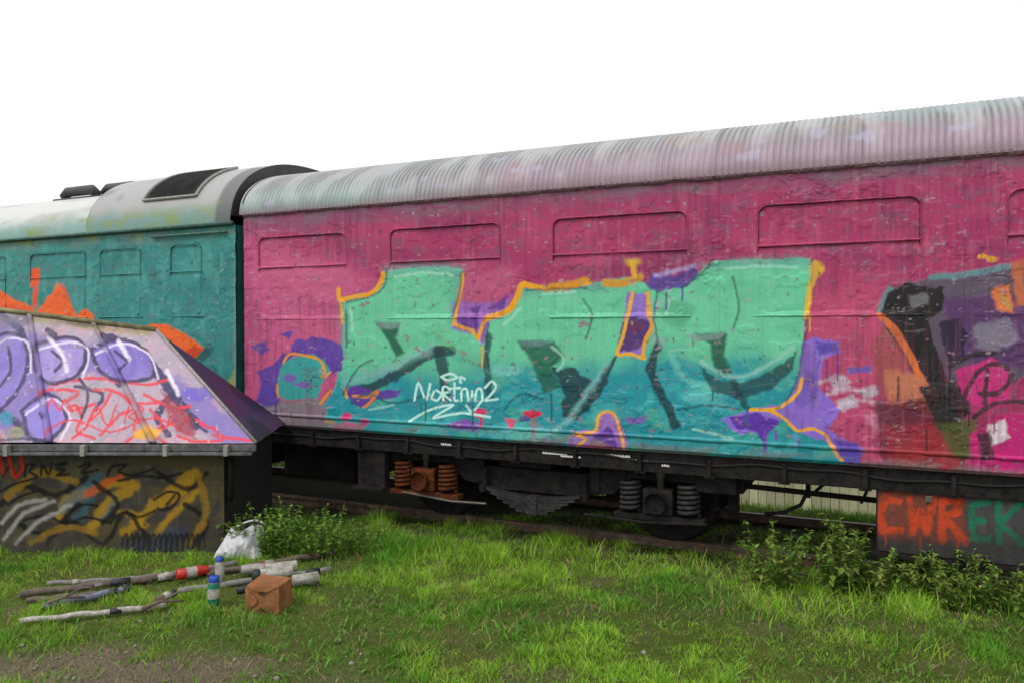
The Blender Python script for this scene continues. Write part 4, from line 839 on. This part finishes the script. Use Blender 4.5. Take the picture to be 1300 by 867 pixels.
GX, GY = np.meshgrid(ax, ay, indexing='ij'); GZ = gz_at(GX, GY)
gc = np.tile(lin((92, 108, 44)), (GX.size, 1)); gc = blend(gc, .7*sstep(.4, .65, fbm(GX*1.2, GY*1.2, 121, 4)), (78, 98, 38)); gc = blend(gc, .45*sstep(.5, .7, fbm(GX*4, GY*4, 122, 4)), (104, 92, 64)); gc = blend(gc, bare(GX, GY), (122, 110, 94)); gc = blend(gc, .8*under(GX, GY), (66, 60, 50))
m, nt, N, L, b = nodes('grassy_soil'); at = N.new('ShaderNodeAttribute'); at.attribute_name = 'paint'; tc = N.new('ShaderNodeTexCoord'); no = N.new('ShaderNodeTexNoise'); no.inputs['Scale'].default_value = 55; no.inputs['Detail'].default_value = 12; no.inputs['Roughness'].default_value = .75; L.new(tc.outputs['Object'], no.inputs['Vector'])
mr = N.new('ShaderNodeMapRange'); mr.inputs[1].default_value = .3; mr.inputs[2].default_value = .7; mr.inputs[3].default_value = .35; mr.inputs[4].default_value = 1.45; L.new(no.outputs['Fac'], mr.inputs[0])
mx = N.new('ShaderNodeVectorMath'); mx.operation = 'SCALE'; L.new(at.outputs['Color'], mx.inputs[0]); L.new(mr.outputs[0], mx.inputs['Scale']); L.new(mx.outputs[0], b.inputs['Base Color']); b.inputs['Roughness'].default_value = .95; b.inputs['Specular IOR Level'].default_value = .1
bp = N.new('ShaderNodeBump'); bp.inputs['Strength'].default_value = .8; bp.inputs['Distance'].default_value = .04; L.new(no.outputs['Fac'], bp.inputs['Height']); L.new(bp.outputs['Normal'], b.inputs['Normal'])
g = grid_obj('ground', np.stack([GX, GY, GZ], -1), m, None, gc); g['kind'] = 'structure'

# ------------------------------------------------------------------ grass
def blades(name, x, y, h, wd, lean, col, tint=.25, extra=None):
    n = len(x); th = RNG.uniform(0, 2*PI, n); ld = RNG.uniform(0, 2*PI, n); z = gz_at(x, y)-.01
    L = lean*h*RNG.uniform(.4, 1.3, n); dx, dy = np.cos(th)*wd/2, np.sin(th)*wd/2; lx, ly = np.cos(ld)*L, np.sin(ld)*L; zz = np.sqrt(np.maximum(h*h-L*L*.6, (h*.14)**2))
    V = np.stack([np.stack([x-dx, y-dy, z], -1), np.stack([x+dx, y+dy, z], -1), np.stack([x+dx*.8+lx*.35, y+dy*.8+ly*.35, z+zz*.58], -1), np.stack([x-dx*.8+lx*.35, y-dy*.8+ly*.35, z+zz*.58], -1), np.stack([x+lx+dx*.12, y+ly+dy*.12, z+zz], -1), np.stack([x+lx-dx*.12, y+ly-dy*.12, z+zz], -1)], 1).reshape(-1, 3)
    i = np.arange(n)[:, None]*6; F = np.concatenate([i+np.array([[0, 1, 2, 3]]), i+np.array([[3, 2, 4, 5]])], 0)
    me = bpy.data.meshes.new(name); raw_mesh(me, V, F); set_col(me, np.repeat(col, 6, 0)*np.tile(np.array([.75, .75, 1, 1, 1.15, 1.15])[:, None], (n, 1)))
    me.materials.append(M_leaf); return me
def scatter(n, d0, d1, wide=.82):
    u = RNG.uniform(0, 1, n); d = np.sqrt(d0*d0+u*(d1*d1-d0*d0)); c = RNG.uniform(-wide, wide, n)*d
    return CAM[0]+CA*c-SA*d, CAM[1]+SA*c+CA*d
x, y = scatter(620000, 3.6, 9.0, 1.1)
k = RNG.uniform(0, 1, len(x)) < (1-.74*bare(x, y))*np.where(y > .0, np.where(y > 2.2, .7, np.where(y < .95, .75, .3)), 1)*(.5+.8*fbm(x*5, y*5, 131, 3)); 
inhut = lambda x, y: ((lambda c, d: (c < HRt+.02) & (d > HD-.03) & (d < HB))(CA*(x-CAM[0])+SA*(y-CAM[1]), -SA*(x-CAM[0])+CA*(y-CAM[1])))
k &= ~inhut(x, y); x, y = x[k], y[k]
def grass_col(x, y):
    n = len(x); r = RNG.uniform(0, 1, (n, 1)); pn = fbm(x*1.1, y*1.1, 141, 4)[:, None]; p2 = fbm(x*3.5, y*3.5, 142, 3)[:, None]
    n3 = fbm(x*8, y*8, 143, 2)[:, None]; A, Bc, Cc, Dc = lin((122, 178, 44)), lin((154, 192, 58)), lin((92, 152, 38)), lin((196, 184, 116))
    c = A*(1-r)+Bc*r; m = sstep(.45, .62, pn); c = c*(1-m)+(Cc*(.8+.4*r))*m; d = ((RNG.uniform(0, 1, (n, 1)) < .07+.32*sstep(.58, .75, p2))*1.0)*.8; c = c*(1-d)+Dc*(.6+.5*r)*d; return c*RNG.uniform(.7, 1.2, (n, 1))*(.82+.36*sstep(.3, .7, n3))
tuft = fbm(x*2.6, y*2.6, 151, 3); near = sstep(-1.3, -.35, y)*sstep(1.3, .9, y)
mic = fbm(x*11, y*11, 155, 2); h = RNG.uniform(.018, .05, len(x))*(.45+1.3*sstep(.45, .7, tuft))*(.6+.9*sstep(.35, .7, mic))*(1+.9*near*RNG.uniform(0, 1, len(x)))*(1-.5*bare(x, y))
bx_, by_ = RNG.uniform(-6, 9, 60000), RNG.uniform(2.4, 7.3, 60000); bh = RNG.uniform(.04, .11, 60000)
lx_, ly_ = scatter(110000, 3.7, 8.0, 1.05); kb = RNG.uniform(0, 1, len(lx_)) < .30+.7*bare(lx_, ly_); kb &= ~inhut(lx_, ly_); kb &= ly_ < .2; lx_, ly_ = lx_[kb], ly_[kb]
gcol = grass_col(x, y); straw = lin((176, 160, 118))*RNG.uniform(.35, 1.1, (len(lx_), 1))
wx_, wy_ = scatter(16000, 3.9, 7.6); kb = (RNG.uniform(0, 1, 16000) < .9-.7*bare(wx_, wy_)) & ~inhut(wx_, wy_) & (wy_ < -.1) & (fbm(wx_*3.1, wy_*3.1, 161, 3) > .5); wx_, wy_ = wx_[kb], wy_[kb]; nw = len(wx_)
wc = lin((96, 140, 46))*RNG.uniform(.6, 1.3, (nw, 1))*np.array([1, 1, 1])
X_ = np.concatenate([x, bx_, lx_]); Y_ = np.concatenate([y, by_, ly_]); H_ = np.concatenate([h, bh, RNG.uniform(.03, .09, len(lx_))]); W_ = np.concatenate([RNG.uniform(.003, .0058, len(x)), RNG.uniform(.006, .012, 60000), RNG.uniform(.002, .005, len(lx_))])
LN = np.concatenate([np.full(len(x), .8), np.full(60000, .7), np.full(len(lx_), 1.25)])
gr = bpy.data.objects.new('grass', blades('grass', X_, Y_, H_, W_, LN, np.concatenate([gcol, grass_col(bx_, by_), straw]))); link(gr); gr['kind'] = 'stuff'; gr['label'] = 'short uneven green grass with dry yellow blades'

# tall tufts at the foot of the train: individual clumps as one mass
tx, ty = [], []
for X, Y, n, sp in ((450, 694, 110, .22), (560, 696, 110, .25), (650, 700, 130, .25), (760, 712, 120, .22), (870, 722, 130, .25), (960, 734, 120, .25), (470, 712, 120, .22), (520, 700, 120, .2), (560, 718, 110, .2), (620, 716, 120, .2), (720, 704, 150, .2), (735, 730, 90, .16), (660, 730, 90, .2), (830, 752, 80, .2), (900, 765, 90, .2), (1000, 772, 90, .25), (1080, 776, 140, .22), (1150, 770, 150, .3), (1230, 760, 180, .3), (1280, 770, 150, .25), (440, 735, 90, .2), (20, 722, 130, .25), (70, 716, 120, .25), (130, 716, 120, .25), (190, 712, 90, .2), (240, 708, 70, .2), (390, 700, 130, .2), (340, 700, 110, .2), (955, 770, 100, .3), (170, 800, 40, .12), (380, 795, 50, .12), (520, 815, 60, .12), (700, 838, 70, .14), (760, 800, 50, .12), (1050, 838, 60, .14), (1160, 828, 60, .14), (905, 806, 60, .12), (600, 800, 50, .12)):
    p = on_ground(X, Y, -.03); tx.append(RNG.normal(p.x, sp, n)); ty.append(RNG.normal(p.y, sp*.6, n))
tx = np.concatenate(tx); ty = np.concatenate(ty); k = ~inhut(tx, ty); tx, ty = tx[k], ty[k]; hh = RNG.uniform(.08, .26, len(tx))*np.where(ty < -1.3, .35, .75)
bw = bpy.data.objects.new('broad_leaved_ground_cover', blades('broad_leaves', wx_, wy_, RNG.uniform(.03, .085, nw), RNG.uniform(.010, .022, nw), 1.0, wc)); link(bw); bw['kind'] = 'stuff'; bw['label'] = 'broad leaved clover and plantain among the grass'
px_, py_ = scatter(9000, 3.9, 7.8); kb = RNG.uniform(0, 1, 9000) < .12+.88*bare(px_, py_); kb &= ~inhut(px_, py_); px_, py_ = px_[kb], py_[kb]; npb = len(px_); pr_ = RNG.uniform(.003, .012, npb)*(1+(RNG.uniform(0, 1, npb) < .04)*1.4); pz_ = gz_at(px_, py_)
ico = np.array([[1, 0, 0], [-1, 0, 0], [0, 1, 0], [0, -1, 0], [0, 0, .7], [0, 0, -.7]], float); fc = np.array([[0, 2, 4], [2, 1, 4], [1, 3, 4], [3, 0, 4], [2, 0, 5], [1, 2, 5], [3, 1, 5], [0, 3, 5]])
V = (np.stack([px_, py_, pz_+pr_*.25], -1)[:, None]+ico[None]*pr_[:, None, None]*RNG.uniform(.6, 1.3, (npb, 6, 1))).reshape(-1, 3); F = (np.arange(npb)[:, None, None]*6+fc[None]).reshape(-1, 3)
me = bpy.data.meshes.new('pebbles'); raw_mesh(me, V, F); set_col(me, np.repeat(lin((150, 142, 130))*RNG.uniform(.4, 1.1, (npb, 1)), 6, 0)); me.materials.append(M_wall); pb = bpy.data.objects.new('pebbles', me); link(pb); pb['kind'] = 'stuff'; pb['label'] = 'small stones and crumbs of earth among the grass'
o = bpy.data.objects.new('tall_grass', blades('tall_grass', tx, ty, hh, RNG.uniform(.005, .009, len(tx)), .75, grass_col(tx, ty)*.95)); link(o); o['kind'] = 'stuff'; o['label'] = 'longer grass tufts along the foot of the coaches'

# ------------------------------------------------------------------ leafy weeds
def weed(name, loc, n, hgt, spread, leaf, cols, label, cat='weed', group=None):
    R = root(name, loc, label, cat, group); st = NB(); V = []; F = []; C = []
    for s in range(n):
        a = random.uniform(0, 2*PI); r = spread*math.sqrt(random.random()); hh = hgt*random.uniform(.5, 1.05)
        b0 = Vector(loc)+Vector((math.cos(a)*r*.5, math.sin(a)*r*.5, -.02)); tp = Vector(loc)+Vector((math.cos(a)*r, math.sin(a)*r, hh)); mid = (b0+tp)/2+Vector((random.uniform(-.03, .03), random.uniform(-.03, .03), .04))
        tube(st, [b0, mid, tp], .0038, 5, .0016)
        nl = int(16+hh*36)
        for i in range(nl):
            t = random.uniform(.12, 1); p = (b0.lerp(mid, t*2) if t < .5 else mid.lerp(tp, t*2-1)); az = random.uniform(0, 2*PI); el = random.uniform(-.5, .7); L = leaf*random.uniform(.7, 1.5)*(1.2-.45*t); W = L*random.uniform(.38, .6)
            d = Vector((math.cos(az)*math.cos(el), math.sin(az)*math.cos(el), math.sin(el))); sd = d.cross(Vector((0, 0, 1))).normalized(); up = sd.cross(d)
            k = len(V); V += [p, p+d*L*.45+sd*W/2+up*L*.08, p+d*L-up*L*.1, p+d*L*.45-sd*W/2+up*L*.08, p+d*L*.5-up*.002]
            F += [(k, k+1, k+4), (k+1, k+2, k+4), (k+2, k+3, k+4), (k+3, k, k+4)]; c = lin(random.choice(cols))*random.uniform(.7, 1.25); C += [c]*5
    obj('stem', st, M_stem, R, True)
    me = bpy.data.meshes.new('foliage'); raw_mesh(me, np.array([list(v) for v in V]), np.array(F)); set_col(me, np.array(C)); me.materials.append(M_leaf); o = bpy.data.objects.new('foliage', me); link(o, R); local(me, R); return R
M_stem = mat_plain('weed_stem', (92, 104, 48), .7, 0, .3, 30)
GL = [(112, 152, 54), (92, 134, 48), (138, 170, 72), (76, 116, 44)]; GD = [(98, 134, 48), (74, 110, 40), (122, 150, 60), (150, 160, 84)]
def gp(X, Y): p = on_ground(X, Y, -.03); return (p.x, p.y, gz_at(np.array([p.x]), np.array([p.y]))[0])
W = [('leafy_weed', gp(345, 706), 26, .5, .3, .055, GL, 'bright leafy weed clump right beside the corner of the hut'), ('leafy_weed', gp(405, 706), 24, .44, .3, .05, GL, 'leafy weed clump between the hut and the rusty spring'),
     ('leafy_weed', gp(300, 702), 16, .36, .2, .05, GD, 'darker weed clump against the end wall of the hut'), ('leafy_weed', gp(462, 700), 14, .3, .22, .045, GL, 'low weed clump in front of the rusty axle box'),
     ('leafy_weed', gp(985, 742), 22, .5, .3, .06, GD, 'dark weed clump under the gap beside the second axle'), ('leafy_weed', gp(1068, 746), 22, .56, .26, .065, GD, 'tallest dark weed standing left of the orange lettering'),
     ('leafy_weed', gp(1120, 752), 20, .42, .3, .055, GD, 'weed clump below the orange letters on the battery box'), ('leafy_weed', gp(1175, 748), 30, .34, .34, .05, GD, 'low dark weed filling the foot of the battery box'), ('leafy_weed', gp(1215, 768), 30, .4, .34, .05, GD, 'dark spreading weed below the green letters'), ('leafy_weed', gp(1282, 775), 24, .38, .3, .05, GD, 'rightmost weed clump at the right edge of the photo')]
for q in W: weed(*q, group='weeds along the foot of the coaches')
gzz = lambda x, y: float(gz_at(np.array([x]), np.array([y]))[0])
weed('leafy_weed', (4.15, 3.2, gzz(4.15, 3.2)), 12, .66, .16, .075, [(80, 120, 40), (110, 146, 56)], 'broad leaved weed standing in the gap beside the battery box')
for i, (x, y) in enumerate(((2.0, 4.0), (2.7, 4.6), (3.7, 4.2))): weed('leafy_weed', (x, y, gzz(x, y)), 18, .5, .34, .07, [(120, 150, 60), (150, 168, 80)], ('pale weed on the bank just right of the bogie', 'yellowish weed on the bank in the middle of the gap', 'pale green weed on the bank behind the brake pipe')[i], group='weeds on the bank')

# ================================================================== THINGS ON THE GRASS
def gv(X, Y, up=0.0):
    p = on_ground(X, Y, .0); return Vector((p.x, p.y, up))
def pole(a, b, r, mat, label, bands=(), za=.012, zb=.012, name='pole', group='poles on the grass', cat='pole'):
    A, B = gv(*a, za), gv(*b, zb); R = root(name, (A+B)/2, label, cat, group)
    bm = NB(); n = 12; off = [Vector((0, 0, .006*math.sin(i*1.7))) for i in range(n+1)]
    tube(bm, [A.lerp(B, i/n)+off[i] for i in range(n+1)], r, 12); obj('shaft', bm, mat, R, True)
    for t0, t1, m, k in bands:
        bm = NB(); tube(bm, [A.lerp(B, t0), A.lerp(B, t1)], r*k, 12); obj('band', bm, m, R, True)
    return R
M_pg = mat_plain('grey_wood', (142, 138, 136), .75, 0, .3, 18, .3, 60, col2=(104, 98, 98)); M_pb = mat_plain('brown_wood', (116, 100, 88), .8, 0, .35, 18, .4, 60, col2=(76, 66, 62)); M_pw = mat_plain('pale_tube', (196, 192, 182), .6, 0, .2, 22, .3, 60, col2=(120, 114, 104)); M_pk = mat_plain('black_tube', (42, 42, 44), .55, 0, .3, 12); M_blue = mat_plain('blue_grey_pole', (122, 126, 142), .6, 0, .3, 14, .2, 60, col2=(86, 90, 106))
pole((26, 756), (282, 724), .028, M_pb, 'brown pole with black and white bands lying behind the spray cans', [(.42, .52, M_pk, 1.12), (.66, .74, M_pw, 1.15), (.76, .84, M_pk, 1.12)])
pole((26, 790), (212, 770), .02, M_pw, 'pale slim pole lying nearest to the camera at far left', [(.6, .68, M_pk, 1.15)]); pole((54, 772), (166, 748), .026, M_blue, 'short blue grey pole lying across the other poles', [(.9, .99, M_pk, 1.5)])
pole((262, 730), (424, 702), .026, M_pb, 'brown pole reaching back from the cans towards the weeds', [(.4, .5, M_pw, 1.1)]); pole((226, 752), (420, 724), .024, M_pg, 'grey pole passing behind the cardboard box', [(.82, .92, M_pk, 1.2)])
pole((60, 742), (220, 733), .018, M_pg, 'thin grey pole lying farthest from the camera', [(.2, .26, M_pw, 1.2)])
pole((120, 745), (300, 716), .02, M_pg, 'grey pole lying between the brown poles', [(.1, .16, M_pk, 1.2)]); pole((300, 752), (404, 738), .03, M_pk, 'black tube lying right behind the cardboard box', [(.86, .97, M_pw, 1.06)])
pole((34, 764), (150, 753), .022, M_pb, 'short brown pole end at far left between two longer poles', [(.9, .99, M_pk, 1.3)])
for (X, Y, lab) in ((352, 729, 'pale roll with taped rim lying right behind the cardboard box'), (346, 736, 'white roll with black end lying against the cardboard box')):
    p = gv(X, Y, .055); d = (gv(X+40, Y-5)-gv(X, Y)).normalized(); R = root('paint_roller_sleeve', p, lab, 'roll', 'rolls beside the box')
    bm = NB(); lathe(bm, [(.018, -.0), (.045, -.0), (.047, .01), (.047, .3), (.045, .31), (.018, .31)], p-d*.15, d, 20); obj('sleeve', bm, M_pw, R, True)
    bm = NB(); lathe(bm, [(.0, -.012), (.03, -.012), (.05, .004), (.05, .05), (.047, .052)], p-d*.15, d, 20); obj('end_cap', bm, M_pk if Y > 730 else M_light, R, True)
p = gv(388, 742, .05); d = (gv(428, 735)-gv(388, 742)).normalized(); R = root('paint_roller_sleeve', p, 'small dirty white roll lying right of the cardboard box', 'roll', 'rolls beside the box')
bm = NB(); lathe(bm, [(.02, 0), (.042, 0), (.044, .01), (.044, .2), (.02, .21)], p-d*.1, d, 18); obj('sleeve', bm, M_pw, R, True); bm = NB(); lathe(bm, [(0, -.01), (.03, -.008), (.036, .003)], p-d*.1, d, 18); obj('end_cap', bm, M_light, R, True)

def can(loc, axis, L, r, body, capm, label, ring=M_steel):
    ax = Vector(axis).normalized(); R = root('spray_can', loc, label, 'spray can', 'spray cans on the grass'); o = Vector(loc)
    bm = NB(); lathe(bm, [(0, .004), (r*.8, 0), (r, .006), (r, L*.78), (r*.98, L*.8)], o, ax, 22); obj('body', bm, body, R, True)
    bm = NB(); lathe(bm, [(r*.98, L*.795), (r*.8, L*.84), (r*.55, L*.87), (r*.5, L*.875)], o, ax, 22); obj('shoulder', bm, ring, R, True)
    bm = NB(); lathe(bm, [(r*.86, L*.81), (r*.88, L*.84), (r*.86, L*.985), (r*.78, L), (0, L)], o, ax, 22); obj('cap', bm, capm, R, True)
    bm = NB(); lathe(bm, [(r*1.012, L*.3), (r*1.012, L*.62)], o, ax, 22); obj('label_band', bm, M_pw, R, True); return R
M_red = mat_plain('red_can', (202, 30, 28), .4, 0, .2, 26, .1, 80, spec=.5, col2=(128, 30, 28)); M_bl = mat_plain('blue_can', (28, 78, 184), .4, 0, .2, 26, spec=.5, col2=(24, 56, 120)); M_gn = mat_plain('green_can', (40, 146, 106), .4, 0, .2, 26, spec=.5, col2=(38, 92, 84))
gd = lambda a, b: (gv(*b)-gv(*a)).normalized()
can(gv(224, 736, .045), gd((224, 736), (264, 729)), .25, .044, M_red, M_red, 'red spray can lying on its side left of the blue can'); can(gv(306, 730, .045), gd((306, 730), (330, 727)), .2, .04, M_light, M_red, 'grey spray can with red cap lying behind the box'); can(gv(271, 768, -.01), (.03, 0, 1), .23, .043, M_gn, M_bl, 'upright green spray can with blue cap left of the box'); can(gv(279, 738, -.0), (-.04, .05, 1), .2, .036, M_pw, M_bl, 'upright white spray can with blue cap behind the green one')
can(gv(200, 768, .035), gd((200, 768), (226, 756)), .18, .034, M_pb, M_pk, 'small dull brown spray can lying among the poles')
# cardboard box, the closed end towards the camera
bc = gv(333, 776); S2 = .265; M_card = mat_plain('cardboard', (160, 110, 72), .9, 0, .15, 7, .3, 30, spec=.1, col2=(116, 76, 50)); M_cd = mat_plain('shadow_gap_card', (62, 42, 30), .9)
bc.z = -.03
R = root('cardboard_box', bc, 'small brown cardboard box with folded flaps standing on the grass', 'box')
th = rad(-19); ux = Vector((math.cos(rad(25.4)+th*.4), math.sin(rad(25.4)+th*.4), 0)); uy = Vector((-ux.y, ux.x, 0))
def cb(u, v, z): return bc+ux*u+uy*v+Vector((0, 0, z))
bm = NB(); t = NB(); box(bm, -S2/2, S2/2, .0, S2*.9, 0, S2*.82, .004)
for v in bm.verts: k_ = .014*math.sin(v.co.x*31+v.co.z*23+1)*(1 if v.co.z > .05 else 0); v.co = cb(v.co.x+k_, v.co.y+k_*.6*(v.co.y > .1), v.co.z+.6*k_*(v.co.y > .1))
obj('carton', bm, M_card, R)
H = S2*.82; c0 = (0, H*.52)
for tri in (((-S2/2+.004, .006), (-S2/2+.004, H-.006), (-.035, H*.56), (-.035, H*.46)), ((S2/2-.004, H-.006), (S2/2-.004, .006), (.03, H*.44), (.03, H*.58)), ((-S2/2+.02, H-.006), (S2/2-.02, H-.006), (.04, H*.82), (0, H*.72), (-.04, H*.82)), ((S2/2-.02, .006), (-S2/2+.02, .006), (-.04, H*.2), (0, H*.3), (.04, H*.2))):
    bm = NB(); a = [bm.verts.new(cb(u, -.004-.012*(1-abs(u)/(S2/2)), z)) for u, z in tri]; b = [bm.verts.new(cb(u, -.001-.010*(1-abs(u)/(S2/2)), z)) for u, z in tri]; bm.faces.new(a); bm.faces.new(b[::-1])
    for i in range(len(tri)): bm.faces.new((a[(i+1) % len(tri)], a[i], b[i], b[(i+1) % len(tri)]))
    obj('flap', bm, M_card, R)
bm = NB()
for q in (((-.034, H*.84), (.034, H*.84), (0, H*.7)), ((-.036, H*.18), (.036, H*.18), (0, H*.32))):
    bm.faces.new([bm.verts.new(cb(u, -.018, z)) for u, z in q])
obj('flap_gap_shade', bm, M_cd, R)  # flat dark triangles colour in the shade between the flaps
# grey plastic sheet over a paint tray, leaning by the hut
tb = gv(304, 706); Lu, La = Vector((CA, SA, 0)), Vector((-SA, CA, 0))
R = root('crumpled_bag', tb, 'crumpled pale grey bag with black strap slumped against the hut corner', 'bag')
U, V = np.meshgrid(np.linspace(-1, 1, 70), np.linspace(0, 1, 60), indexing='ij'); fold = .07*(fbm(U*3+V*1.5, V*2.2, 3, 3)-.5)+.03*np.abs(fbm(U*5+3, V*3, 9, 2)-.5)+.012*np.sin(U*7+V*6)
cu = U*(.215-.06*V)+.05*V-.02; cv = .16*V+fold*(1-.4*V)-.11*(1-U*U)*np.sin(V*PI*.8); cz = -.02+.25*V**.8+.03*np.sin(U*3)*V
P = np.stack([tb.x+CA*cu-SA*cv, tb.y+SA*cu+CA*cv, cz], -1); o = grid_obj('bag_body', P, mat_plain('grey_sheet', (196, 196, 200), .5, 0, .12, 10, .3, 30), R); md = o.modifiers.new('solid', 'SOLIDIFY'); md.thickness = .004
top = [tb+Lu*(u*.15+.05)+La*(.17+.02*math.sin(u*4))+Vector((0, 0, .205+.05*math.cos(u*1.6)+.02*u)) for u in np.linspace(-1, 1, 14)]
bm = NB(); tube(bm, top, .034, 10, .026); obj('strap', bm, M_rubber, R, True)
bm = NB(); tube(bm, [q+Vector((0, 0, .03))-La*.018 for q in top[1:-1]], .009, 8); obj('white_rim', bm, M_white, R, True)
# twigs and crushed scraps
for i, (X, Y, lab) in enumerate(((80, 770, 'forked dead branch lying among the poles'), (205, 775, 'broken brown stick lying below the crumpled cans'))):
    a = gv(X-26, Y+2, .02); b = gv(X+28, Y-6, .04); bm = NB(); m_ = (a+b)/2+Vector((0, 0, .03)); tube(bm, [a, a.lerp(m_, .5)+Vector((.01, .02, .01)), m_, b], .018, 7, .008); tube(bm, [m_, m_+Vector((.06, .1, .05)), m_+Vector((.16, .12, .06))], .009, 6, .004); o = obj('branch', bm, M_pb, None, True, origin=tuple(a)); tag(o, lab, 'branch')

# ================================================================== LIGHT, SKY, CAMERA
wd_ = bpy.data.worlds.new('World'); S.world = wd_; wd_.use_nodes = True; nt = wd_.node_tree; N = nt.nodes; L = nt.links
sky = N.new('ShaderNodeTexSky'); sky.sky_type = 'NISHITA'; sky.sun_disc = False; SE, SR = rad(52), rad(205)
sky.sun_elevation = SE; sky.sun_rotation = SR; sky.air_density = 1.2; sky.dust_density = 4; sky.ozone_density = 1
hs = N.new('ShaderNodeHueSaturation'); hs.inputs['Saturation'].default_value = .06; L.new(sky.outputs[0], hs.inputs['Color'])
# overcast: a cloud sheet evens the dome out
mx = N.new('ShaderNodeMix'); mx.data_type = 'RGBA'; mx.inputs[0].default_value = .6; L.new(hs.outputs[0], mx.inputs[6]); mx.inputs[7].default_value = (11.5, 11.6, 11.8, 1)
bg = N['Background']; bg.inputs['Strength'].default_value = .12; L.new(mx.outputs[2], bg.inputs['Color'])
sl = bpy.data.lights.new('sun', 'SUN'); sl.energy = 1.0; sl.angle = rad(20); sl.color = (1, .97, .92); so = bpy.data.objects.new('sun', sl); link(so)
dirv = Vector((math.sin(SR)*math.cos(SE), math.cos(SR)*math.cos(SE), math.sin(SE))); so.rotation_euler = dirv.to_track_quat('Z', 'Y').to_euler(); so.location = (0, -10, 20)
cd = bpy.data.cameras.new('camera'); co_ = bpy.data.objects.new('camera', cd); link(co_); S.camera = co_
cd.sensor_width = 36; cd.lens = 36*FPX/1300; cd.clip_end = 2000; cd.clip_start = .05
co_.location = CAM; fw = Vector((-SA*CP, CA*CP, -SP)); co_.rotation_euler = fw.to_track_quat('-Z', 'Y').to_euler()
S.view_settings.view_transform = 'Standard'; S.view_settings.look = 'None'; S.view_settings.exposure = 0.12; S.view_settings.gamma = 1
S.cycles.max_bounces = 6
